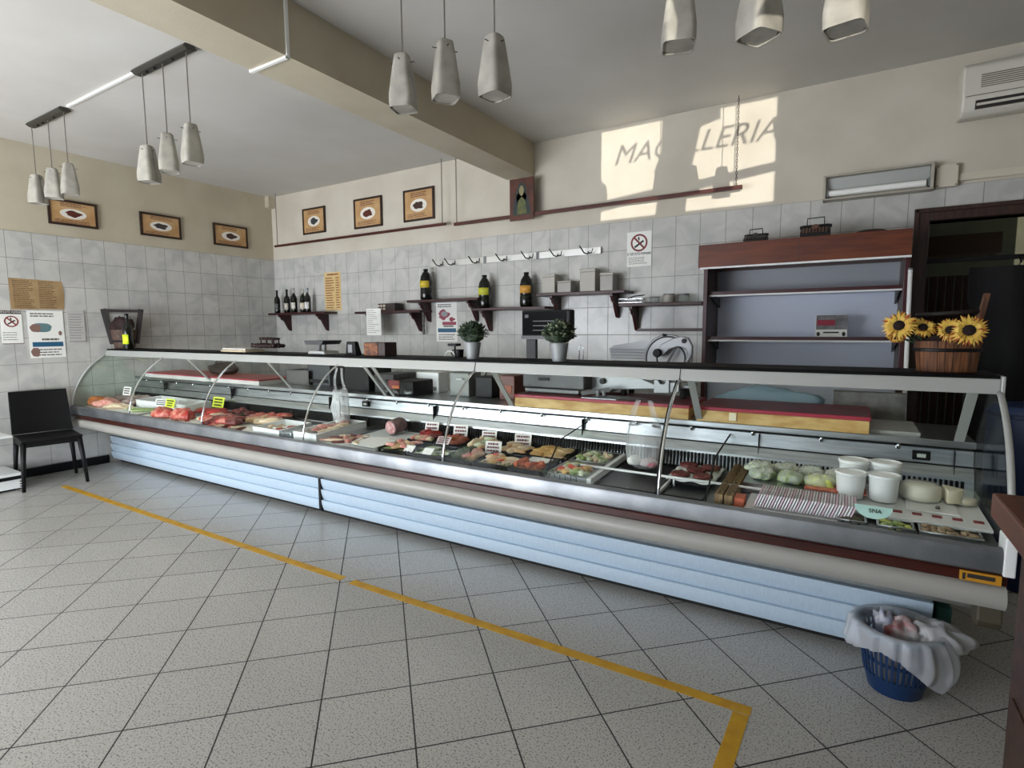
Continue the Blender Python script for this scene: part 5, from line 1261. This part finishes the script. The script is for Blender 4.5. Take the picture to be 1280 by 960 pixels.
heap(-4.60, -4.44, 2.50, 2.66, 6, [fat, meat_fat, pinkm], 'meat_cut', 'cream and pink cut of meat between the big joint and the steaks', 'cuts between the big joint and the steaks', (.07, .05, .022), .004, 3)
heap(-4.42, -4.06, 2.47, 2.60, 6, [meat_dark, meat_dark, meat_fat], 'steak', 'dark red steak at the front, right of the second glass joint', 'dark red steaks', (.085, .055, .032), .004, 4)
heap(-4.92, -4.58, 2.64, 2.78, 5, meat_red, 'steak', 'bright red steak stacked behind the dark steaks', 'bright red steaks', (.08, .055, .026), .012, 5)
heap(X(246, 528), X(300, 536), 2.44, 2.50, 6, [meat_fat, fat, meat_dark], 'meat_strip', 'thin marbled strip at the front edge below the steaks', 'thin front strips', (.055, .022, .012), .002, 6)
heap(-4.12, -3.84, 2.64, 2.78, 6, [chick, fat], 'chicken_breast', 'pale yellow chicken breast right of the steaks', 'chicken breasts', (.07, .045, .025), .006, 7)
p = dk(306, 518, .03); piece('meat_cut', (p.x, p.y, p.z), (.05, .03, .025), 'small black-green seasoned piece beside the steaks', 'meat', mat('seasoned', (60, 64, 40), .6), None, 5)
heap(X(318, 512), X(336, 516), 2.78, 2.88, 3, meat_dark, 'meat_cut', 'dark red cut behind the chicken breasts', 'dark cuts at the back', (.06, .04, .025), .02, 8)
heap(X(334, 517), X(366, 521), 2.74, 2.90, 7, [pinkm, meat_fat], 'pork_chop', 'pinkish red pork chop right of the chicken breasts', 'pork chops', (.075, .045, .022), .01, 9)
p = dk(364, 507, .06); card((p.x, p.y+.0, p.z-.06), .075, .085, 'yellow price card standing behind the pork chops', (226, 232, 110), inkc=(100, 110, 40), rz=.3, tilt=-.1, grp='yellow price cards')
# foam trays
tray('foam_tray', -3.77, -3.46, 2.44, 2.72, .05, 'white foam tray holding white scraps, left of two in front of the hanging bag', foam, 'white foam trays')
heap(-3.72, -3.52, 2.5, 2.66, 4, [fat, paper, meat_fat], 'meat_scrap', 'white and pink scrap lying in the left foam tray', 'scraps in the left foam tray', (.045, .035, .018), .01, 10)
o = tray('foam_tray', -3.30, -3.06, 2.44, 2.90, .06, 'long white foam tray, right of two beside the hanging bag', foam, 'white foam trays')
heap(-3.26, -3.10, 2.56, 2.84, 6, [pinkm, fat], 'chop_slice', 'pale pink slice lying in the long foam tray', 'slices in the long foam tray', (.05, .04, .014), .035, 11)
o = MB(); slab(o, -3.44, -3.33, 2.44, 2.70, .001, .05); tag(o.build('steel_divider_bin', steel, bevel=.004), 'grey steel bin between the two foam trays', 'bin')
o = MB(); slab(o, -3.045, -2.92, 2.68, 2.92, .001, .02); tag(o.build('steel_cover_plate', steel, bevel=.002), 'bare grey steel cover plate under the hanging bag', 'plate')

# --- plastic bags
def hangbag(pxy, y, w_, hh, lab, seed, content, top_px, flatten=.55, hz=None):
    c = onY(*pxy, y); bot = c.z; topz = onY(pxy[0], top_px, y).z; H_ = topz-bot; ph = random.Random(seed).uniform(0, 6)
    o = thing('plastic_bag', (c.x, y, bot), lab, 'plastic bag')
    hb_ = H_*hh
    def fn(u, v):
        t = 2*PI*u; w0 = w_*(.86+.14*math.sin(PI*min(v*1.2, 1))) if v < .75 else w_*(.98-.5*(v-.75))
        k = 1+.07*math.sin(5*t+ph)*v+.05*math.sin(9*t+2*v)
        if v < .08: w0 *= (.55+.45*v/.08)
        return (c.x+w0/2*k*math.cos(t), y+w0/2*flatten*k*math.sin(t), bot+hb_*v+.004*math.sin(7*t)*v)
    MB().sheet(fn, 48, 16, .0015).build('bag_body', film, o, smooth=True)
    b = MB(); b.lathe([(.001, bot+.002), (w_*.25, bot+.001), (w_*.25, bot+.003), (.001, bot+.004)], (c.x, y, 0), 24, sy=flatten); b.build('bag_bottom', film, o)
    for s_ in (-1, 1):
        def hf(u, v, s_=s_):
            x0 = c.x+s_*w_*.36; tw = w_*.13*(1-.35*v)
            return (x0-s_*w_*(.10*v+.1*v*v)+(u-.5)*2*tw*.8, y+.012*math.cos(PI*(u-.5))*(1-v)-.01+.006*math.sin(6*v+ph), bot+hb_*.92+(topz-bot-hb_*.92)*v)
        MB().sheet(hf, 6, 12, .002).build('bag_handle', film, o, smooth=True)
    return o, c, bot
o, c, bot = hangbag((804, 585), 2.74, .185, .66, 'clear carrier bag with white and pink packs standing in the empty black well', 3, None, 500)
piece('paper_pack', (c.x-.045, 2.73, bot+.035), (.035, .04, .03), 'white paper pack inside the standing clear bag, on the left', 'packet', paper, 'packs in the clear bag', 3, .1)
piece('paper_pack', (c.x+.03, 2.74, bot+.028), (.05, .04, .026), 'pink and white printed pack inside the standing clear bag', 'packet', mat('pack_pink', (226, 206, 204), .5, col2=(190, 60, 90), scale=24, contrast=(.5, .62)), 'packs in the clear bag', 5, .1)
o, c, bot = hangbag((427, 531), 2.84, .15, .62, 'crumpled clear carrier bag with a white ball, at the third glass joint', 8, None, 460, .7)
piece('paper_pack', (c.x, 2.84, bot+.03), (.05, .045, .028), 'round white pack at the bottom of the crumpled bag', 'packet', paper, None, 6, .08)
b = MB()
for k in range(7): xk = c.x-.045+.015*k; b.tube([(xk*.6+c.x*.4, 2.80, bot+.05), (xk, 2.785, bot+.14), (xk*.5+c.x*.5, 2.80, bot+.24)], .004, 6)
b.build('bag_fold', mat('fold_white', (226, 228, 228), .3), o, smooth=True)

# --- prepared food, cell D and E
def plist(x0, x1, y0, y1, h, lab, grp='black food trays'): return tray('food_tray', x0, x1, y0, y1, h, lab, trayb, grp)
p = dk(440, 556, 0)
o = MB(); slab(o, -3.02, -2.50, 2.44, 2.68, .001, .014); tag(o.build('white_board', enam), 'white board under ribs and papers right of the third glass joint', 'board')
heap(-3.00, -2.72, 2.46, 2.66, 10, [pinkm, fat, meat_dark], 'rib', 'thin sliced rib or ham rind beside the white papers', 'sliced ribs beside the papers', (.06, .02, .010), .014, 13)
for i, (x, y, r_) in enumerate(((-2.70, 2.57, .15), (-2.62, 2.54, -.08))):
    M = Matrix.Translation((x, y, dz(y)+.022+.007*i)) @ Matrix.Rotation(r_, 4, 'Z') @ Matrix.Rotation(.1, 4, 'X')
    tag(MB().box(-.12, .12, -.09, .09, 0, .003, M=M).build('paper_sheet', paper), ('white paper sheet on the board, lower of two', 'white paper sheet on the board, upper of two')[i], 'sheet of paper', 'white paper sheets')
o = MB(); slab(o, -2.90, -2.49, 2.70, 2.93, .001, .014); tag(o.build('white_board', enam), 'white board carrying the salami end', 'board')
p = Vector((-2.69, 2.8, 0))
o = thing('salami', (p.x, 2.83, dz(2.8)+.015), 'thick salami end with pink cut face in the middle of the counter', 'salami')
MB().lathe([(.001, 0), (.046, 0), (.052, .006), (.053, .10), (.04, .13), (.001, .135)], (p.x, 2.77, dz(2.8)+.07), 24, M=Matrix.Rotation(-PI/2+.1, 3, 'X')).build('casing', mat('salami_skin', (130, 100, 98), .5, col2=(90, 70, 68), scale=30), o, smooth=50)
MB().lathe([(.001, -.001), (.044, -.001), (.044, -.0005)], (p.x, 2.77, dz(2.8)+.07), 24, M=Matrix.Rotation(-PI/2+.1, 3, 'X')).build('cut_face', mat('salami_cut', (214, 180, 178), .4, col2=(176, 110, 112), scale=40), o)
plist(-2.48, -2.26, 2.44, 2.66, .03, 'black tray of pink slices on green leaves, leftmost of the front row')
heap(-2.46, -2.28, 2.46, 2.64, 5, [pgreen, green], 'lettuce_leaf', 'green lettuce leaf under the pink slices', 'lettuce leaves', (.05, .04, .008), .012, 14, cat='vegetable')
heap(-2.45, -2.29, 2.47, 2.63, 6, [pinkm, chick], 'meat_slice', 'pink rolled slice on green leaves in the leftmost front tray', 'rolled pink slices', (.04, .02, .014), .026, 15)
plist(-2.24, -1.97, 2.44, 2.66, .03, 'black tray of green sticks and white strips beside the fourth glass joint')
heap(-2.22, -1.99, 2.46, 2.64, 18, [pgreen, leaf_w, green, leaf_w], 'vegetable_stick', 'thin green or white vegetable stick in the front tray', 'vegetable sticks', (.045, .006, .005), .02, 16, cat='vegetable', amp=.02)
plist(-2.47, -2.26, 2.70, 2.93, .03, 'black tray of red skewers behind the pale chopped meat')
heap(-2.45, -2.30, 2.78, 2.91, 5, [meat_red, meat_red, meat_dark], 'kebab', 'bright red raw kebab in the back tray', 'red kebabs', (.06, .024, .022), .016, 17)
heap(-2.45, -2.28, 2.71, 2.77, 5, [pinkm, fat], 'meat_roll', 'pale pink roll at the front of the red kebab tray', 'pale pink rolls', (.035, .022, .018), .016, 18)
plist(-2.24, -2.05, 2.70, 2.93, .03, 'black tray of brown spiced mince behind the fourth glass joint')
heap(-2.23, -2.07, 2.72, 2.90, 9, [meat_fat, roastm, mat('spiced', (170, 92, 70), .5, col2=(120, 60, 40), scale=30)], 'meatball', 'brown-pink spiced morsel in the back tray', 'spiced morsels', (.035, .025, .02), .014, 19)
o = plist(-2.03, -1.82, 2.70, 2.93, .03, 'black tray of pale cream rolls with herbs at the back')
heap(-2.01, -1.84, 2.72, 2.91, 9, [fat, leaf_w, chick], 'stuffed_roll', 'pale cream stuffed roll with herbs', 'cream stuffed rolls', (.04, .026, .02), .014, 20)
plist(-1.80, -1.58, 2.70, 2.93, .03, 'black tray of pale dressed cutlets at the back, behind a handwritten card')
heap(-1.78, -1.60, 2.72, 2.91, 7, [chick, fat], 'cutlet', 'pale cutlet in the back tray with a card, left of the breaded fillets', 'pale cutlets', (.05, .03, .012), .016, 51, amp=.1)
plist(-1.56, -1.33, 2.70, 2.93, .03, 'black tray of pale breaded fillets at the back, left of the glass divider')
heap(-1.54, -1.35, 2.72, 2.91, 8, [breaded, breaded, chick], 'breaded_fillet', 'golden breaded fillet in the back tray by the divider', 'breaded fillets', (.055, .035, .012), .016, 21, amp=.1)
plist(-1.95, -1.76, 2.44, 2.67, .03, 'black tray with dark herbs, pink meat and tomato in the front row')
heap(-1.94, -1.87, 2.48, 2.64, 4, [green, mat('olive_dark', (96, 100, 74), .6)], 'herb_bundle', 'dark olive herb bundle at the left of its tray', 'herb bundles', (.03, .03, .02), .012, 22, cat='vegetable')
heap(-1.87, -1.78, 2.48, 2.65, 5, [pinkm, chick], 'meat_cut', 'pink chunk beside the dark herbs', 'pink chunks by the herbs', (.035, .024, .018), .012, 23)
p = (-1.81, 2.53); piece('tomato_slice', (p[0], p[1], dz(p[1])+.045), (.022, .02, .008), 'red tomato piece on the tray with dark herbs', 'vegetable', tom, 'tomato pieces', 2, .05)
plist(-1.745, -1.53, 2.44, 2.67, .03, 'black tray of dressed fillets with tomato rounds in the front row')
heap(-1.73, -1.55, 2.46, 2.65, 7, [chick, breaded, fat], 'dressed_fillet', 'pale dressed fillet in the front tray with tomato rounds', 'dressed fillets', (.05, .03, .014), .014, 24, amp=.1)
for i, q in enumerate(((-1.69, 2.58), (-1.60, 2.49))):
    piece('tomato_slice', (q[0], q[1], dz(q[1])+.047), (.022, .02, .006), ('tomato round on the fillets, at the left', 'tomato round on the fillets, near the front')[i], 'vegetable', tom, 'tomato pieces', i+4, .05)
plist(-1.515, -1.33, 2.44, 2.67, .03, 'black tray of orange marinated pieces in the front row')
heap(-1.50, -1.35, 2.46, 2.57, 9, orange, 'marinated_piece', 'orange marinated meat piece at the front', 'orange marinated pieces', (.03, .022, .02), .014, 25)
o = MB(); slab(o, -1.49, -1.36, 2.58, 2.66, .034, .037); tag(o.build('paper_sheet', paper), 'white paper on the tray of orange pieces', 'sheet of paper')
o = tray('steel_tray', -1.28, -1.07, 2.44, 2.67, .035, 'steel tray of yellow and red salad right of the glass divider', steel)
heap(-1.26, -1.09, 2.46, 2.65, 12, [fat, breaded, pgreen, leaf_w, tom], 'salad_piece', 'yellow or green chunk of dressed salad in the front steel tray', 'front salad chunks', (.03, .022, .018), .014, 26, cat='food')
o = tray('steel_tray', -1.28, -1.07, 2.70, 2.93, .035, 'steel tray of diced white and green vegetables at the back', steel)
heap(-1.26, -1.09, 2.72, 2.91, 18, [leaf_w, pgreen, leaf_w, fat], 'diced_vegetable', 'pale green or white diced vegetable in the back steel tray', 'diced vegetables', (.022, .018, .014), .016, 27, cat='vegetable')
# parsley garnish along the front
b = MB(); r = random.Random(5)
for k in range(520):
    x = -1.94+.82*r.random(); y = 2.425+.035*r.random(); z = dz(y)+.03+.018*r.random(); t = r.uniform(0, 6.28); l = .008+.006*r.random()
    d = Vector((math.cos(t), math.sin(t), r.uniform(-.2, .8)))*l; s_ = Vector((-math.sin(t), math.cos(t), r.uniform(-.3, .3)))*l*.45; q = Vector((x, y, z))
    b.add([q, q+d*.5+s_, q+d, q+d*.5-s_], [(0, 1, 2, 3)])
for k in range(28): x = -1.94+.82*k/27; b.cyl((x, 2.44, dz(2.44)+.005), (x, 2.44, dz(2.44)+.035), .002, n=5)
tag(b.build('parsley_garnish', green), 'line of green parsley garnish along the front of the prepared food trays', 'parsley', kind='stuff')
# price cards
for i, (px, py, w_, h, lab) in enumerate(((539, 541, .085, .075, 'white price card behind the red kebabs'), (575, 545, .085, .075, 'white price card at the fourth glass joint'), (611, 552, .085, .062, 'white handwritten price card behind the cream rolls'), (653, 561, .09, .07, 'white handwritten price card behind the back breaded fillets'), (616, 576, .085, .065, 'white handwritten price card on the dressed fillets'))):
    yy = 2.90 if i < 3 else (2.88 if i == 3 else 2.665); p = onY(px, py, yy); card((p.x, yy, max(p.z-.01, dz(yy)+.02)), w_, h, lab, col=(238, 232, 230), tilt=-.3, rz=.25)
for i, (x, y, lab) in enumerate(((-2.25, 2.455, 'small white blank card at the front, left of the vegetable sticks'), (-2.10, 2.45, 'small white blank card at the front of the vegetable sticks'))):
    card((x, y, dz(y)+.028), .06, .045, lab, tilt=-.9, lines_=False)
card((-2.17, 2.69, dz(2.69)+.03), .08, .05, 'pinkish printed card lying between front and back trays', tilt=-.8, rz=.1, col=(232, 214, 214))
# --- black wells
def well(x0, x1, y0, y1, lab):
    o = thing('black_pan', ((x0+x1)/2, (y0+y1)/2, dz(y0)), lab, 'pan', 'empty black pans')
    b = MB(); slab(b, x0, x1, y0, y1, .001, .004); b.build('pan', mat('pan_black', (26, 28, 28), .3), o)
    b = MB()
    for (a, c, d, e) in ((x0, x1, y0, y0+.008), (x0, x1, y1-.008, y1), (x0, x0+.008, y0+.008, y1-.008), (x1-.008, x1, y0+.008, y1-.008)): slab(b, a, c, d, e, .004, .012)
    b.build('pan_edge', trayb, o)
well(-1.03, -.72, 2.44, 2.93, 'empty black pan where the clear bag stands')
well(-.70, -.51, 2.44, 2.93, 'black pan under the tray of burgers')
b = MB(); slab(b, -1.062, -1.038, 2.43, 2.93, .001, .036); slab(b, -.716, -.704, 2.43, 2.93, .001, .02); tag(b.build('pan_frame', white), 'white frame strips around the empty black pans', 'frame')
o = MB()
def cl(u, v): x = -.72+.22*u; y = 2.60+.29*v; return (x, y, dz(y)+.036+.004*math.sin(14*u+5*v)+.003*math.sin(19*v))
tag(MB().sheet(cl, 20, 20, .003).build('paper_towel', paper, smooth=True), 'rumpled white paper under the five burgers', 'paper')
b = MB(); slab(b, -.70, -.52, 2.61, 2.88, .013, .032); tag(b.build('burger_tray', trayb, bevel=.003), 'low black tray under the burger paper', 'tray')
BG = [(-.665, 2.83), (-.555, 2.82), (-.61, 2.745), (-.665, 2.66), (-.56, 2.665)]
BL = ['burger at the back left of the five', 'burger at the back right of the five', 'burger in the middle of the five', 'burger at the front left of the five', 'burger at the front right of the five']
for i, (x, y) in enumerate(BG):
    o = MB().lathe([(.001, 0), (.040, 0), (.046, .006), (.044, .014), (.036, .017), (.001, .018)], (x, y, dz(y)+.042), 24, wob=.03, seed=i).build('burger', burger, smooth=True); tag(o, 'raw dark red '+BL[i], 'burger', 'raw burgers')
# --- right cell
for i, (x, lab) in enumerate(((-.445, 'brown ridged board beside the burgers, left of two'), (-.405, 'brown ridged board beside the burgers, right of two'))):
    b = MB(); slab(b, x-.017, x+.017, 2.44, 2.93, .002, .05)
    for k in range(3): slab(b, x-.012+.009*k, x-.008+.009*k, 2.44, 2.93, .05, .054)
    tag(b.build('ridged_board', mat('slat_brown', (150, 122, 80), .6, col2=(96, 74, 44), scale=30, stretch=(3, 1, 1))), lab, 'board', 'brown ridged boards')
b = MB(); slab(b, -.38, .02, 2.66, 2.93, .001, .05); tag(b.build('salad_base_pan', steel), 'steel pan under the packed salads', 'pan')
wrap = clear('wrap', (250, 252, 250), .7, .15)
PK = [(-.33, 2.87), (-.22, 2.88), (-.11, 2.87), (-.01, 2.86), (-.31, 2.76), (-.19, 2.75), (-.07, 2.75)]
PM = [leaf_w, leaf_w, mat('pack_whitegreen', (214, 220, 200), .5, col2=(140, 160, 110), scale=40, contrast=(.45, .6)), leaf_w, mat('pack_whitegreen', (214, 220, 200), .5), pgreen, mat('pack_yellowgreen', (216, 220, 120), .5, col2=(180, 190, 90), scale=20)]
PLAB = ['wrapped white salad pack, back row, nearest the slats', 'wrapped white salad pack, back row, second from the slats', 'wrapped green-white salad pack, back row, third', 'wrapped white salad pack, back row, nearest the tubs', 'wrapped green-white pack, front row, nearest the slats', 'wrapped pale green pack, front row, middle', 'wrapped yellow-green pack, front row, nearest the tubs']
for i, (x, y) in enumerate(PK):
    o = thing('salad_pack', (x, y, dz(y)+.05), PLAB[i], 'salad', 'wrapped salad packs')
    MB().blob((x, y, dz(y)+.068), .058, .05, .026, 60+i, .24, 14, .3+i, flat=.6, freq=2.6).build('salad', PM[i], o, smooth=True)
    MB().blob((x, y, dz(y)+.070), .062, .054, .032, 70+i, .14, 12, .3+i, flat=.6, freq=1.5).build('film_wrap', wrap, o, smooth=True)
b = MB(); slab(b, -.02, .10, 2.68, 2.76, .052, .058); slab(b, -.13, .0, 2.665, 2.70, .052, .060); tag(b.build('salmon_slice', mat('salmon', (224, 140, 112), .4, col2=(196, 88, 80), scale=30)), 'pink-orange slices below the salad packs', 'fish')
# stack of striped packets
SP = mat('packet_stripe', (232, 228, 232), .5, col2=(196, 170, 190), scale=10)
for k in range(34):
    x = -.305+k*.0104
    M = Matrix.Translation((x, 2.53, dz(2.53)+.012)) @ Matrix.Rotation(.35, 4, 'Y')
    c_ = MB().box(-.003, .003, -.075, .085, 0, .06, M=M).build('packet', mat('packet_a' if k % 3 else 'packet_b', (236, 230, 234) if k % 3 else (226, 196, 208), .5))
    tag(c_, 'thin white and pink packet in the leaning row before the salads', 'packet', 'leaning row of packets')
b = MB(); slab(b, -.34, .06, 2.44, 2.64, .001, .010); tag(b.build('packet_tray', enam), 'white tray under the leaning packets', 'tray')
b = MB(); slab(b, -.385, -.345, 2.45, 2.52, .002, .04); tag(b.build('orange_packet', mat('packet_orange', (196, 96, 64), .5)), 'small orange packet left of the leaning packets', 'packet')
# tubs on the ledge
tubm = mat('tub_white', (232, 234, 232), .35, alpha=.95)
def tub(x, y, z, r, h, lab):
    o = thing('plastic_tub', (x, y, z), lab, 'tub', 'white plastic tubs')
    MB().lathe([(r*.82, 0), (r*.84, .003), (r*.97, h*.9), (r*.94, h*.9), (r*.80, .004), (.001, .004)], (x, y, z), 28).build('body', tubm, o, smooth=40)
    MB().lathe([(r*1.0, h*.88), (r*1.05, h*.90), (r*1.05, h*.99), (r*.97, h), (r*.92, h*.94), (.001, h*.94)], (x, y, z), 28).build('lid', white, o, smooth=40)
    return o
ZL = .709
zl = lambda y: .672+(y-2.59)*.035+.0015
TUBX = [(.040, 2.69, 0), (.157, 2.70, 0), (.050, 2.81, 0), (.168, 2.82, 0)]
tl = ['white plastic tub, front left of the four', 'white plastic tub, front right of the four', 'white plastic tub, back left of the four', 'white plastic tub, back right of the four']
for i, (x, y, k) in enumerate(TUBX): tub(x, y, zl(y)+.004, .057, .11 if i < 2 else .135, tl[i])
b = MB(); vq = [(x, y, zl(y)+h) for h in (.0, .006) for y in (2.62, 2.92) for x in (.235, .40)]; b.add(vq, [(0, 2, 3, 1), (4, 5, 7, 6), (0, 1, 5, 4), (2, 6, 7, 3), (0, 4, 6, 2), (1, 3, 7, 5)]); tag(b.build('cheese_board', mat('board_white', (226, 226, 222), .4), bevel=.002), 'white board under the wrapped cheese on the ledge', 'board')
chm = mat('cheese_ivory', (232, 226, 202), .45, col2=(220, 208, 176), scale=10)
ZL = zl(2.78)+.002
o = thing('wrapped_cheese', (.29, 2.78, ZL+.007), 'round ivory cheese in clear film at the right of the tubs', 'cheese')
MB().lathe([(.065, 0), (.07, .012), (.066, .05), (.055, .058), (.001, .06)], (.29, 2.78, ZL+.007), 28).build('cheese', chm, o, smooth=True)
MB().lathe([(.072, 0), (.074, .02), (.07, .056), (.058, .064), (.001, .066)], (.29, 2.78, ZL+.007), 28, wob=.02).build('film_wrap', wrap, o, smooth=True)
b = MB(); z = ZL+.008; b.extZ([(.36+.09*math.cos(t)*.8, 2.80-.09*math.sin(t)*.8) for t in [PI*(.05+.4*k/8) for k in range(9)]]+[(.365, 2.84)], z, z+.055); tag(b.build('cheese_wedge', chm, bevel=.004), 'ivory cheese wedge standing right of the round cheese', 'cheese')
o = thing('clear_dome', (.435, 2.80, ZL), 'clear plastic dome with pale contents at the right end of the ledge', 'container')
MB().lathe([(.045, 0), (.045, .03), (.03, .055), (.001, .06)], (.438, 2.80, ZL), 22).build('dome', clear('dome', (240, 244, 240), .8, .1), o, smooth=True)
MB().lathe([(.038, 0), (.038, .02), (.001, .024)], (.438, 2.80, ZL+.002), 20).build('contents', fat, o, smooth=True)
piece('grape_olive', (.335, 2.66, zl(2.66)+.013), (.008, .008, .008), 'small dark olive on the white board', 'olive', mat('olive_black', (60, 62, 54), .4), None)
# front pans right
for x0, x1, lab, mts, sd, nm in ((.0, .095, 'steel pan of dark seasoned mushrooms under the ledge, left of the three', [mat('mushroom', (112, 104, 84), .5, col2=(60, 58, 44), scale=30)], 41, 'mushroom'), (.13, .245, 'steel pan of yellow-green peppers under the ledge, middle of the three', [pgreen, mat('pepper', (186, 190, 96), .4), green], 42, 'pepper'), (.26, .44, 'steel pan of pale brown marinated slices under the ledge, right of the three', [mat('marinated', (176, 156, 126), .4, col2=(126, 96, 70), scale=24)], 43, 'marinated_slice')):
    tray('steel_pan', x0, x1, 2.43, 2.513, .024, lab, steel, 'front steel pans', 'pan')
    heap(x0+.012, x1-.012, 2.44, 2.505, 12, mts, nm, 'piece of '+{'mushroom': 'dark seasoned mushroom in the left front pan', 'pepper': 'yellow-green pepper in the middle front pan', 'marinated_slice': 'pale brown marinated food in the right front pan'}[nm], nm.replace('_', ' ')+' pieces', (.018, .014, .01), .008, sd, cat='vegetable')
# mint half-round card
c = dk(1094, 648, .03)
mint = mat('mint_card', (188, 222, 214), .5)
M = Matrix.Translation((.115, 2.455, dz(2.46)+.085)) @ Matrix.Rotation(.0, 4, 'Z') @ Matrix.Rotation(-.55, 4, 'X')
o = thing('half_round_sign', (.115, 2.455, dz(2.46)+.03), 'mint half-round card with short lettering hanging at the front of the ledge', 'sign')
R3 = .062; b = MB(); poly = [(R3*math.cos(t), -R3*.8*math.sin(t)) for t in [PI*k/16 for k in range(17)]]
b.prism(poly, lambda a, c: M @ Vector((a, -.001, c)), lambda a, c: M @ Vector((a, .001, c))); b.build('card', mint, o)
t_ = text('SNA', M @ Vector((0.006, -.003, -.02)), (PI/2-.55, 0, 0), .022, ink, o)
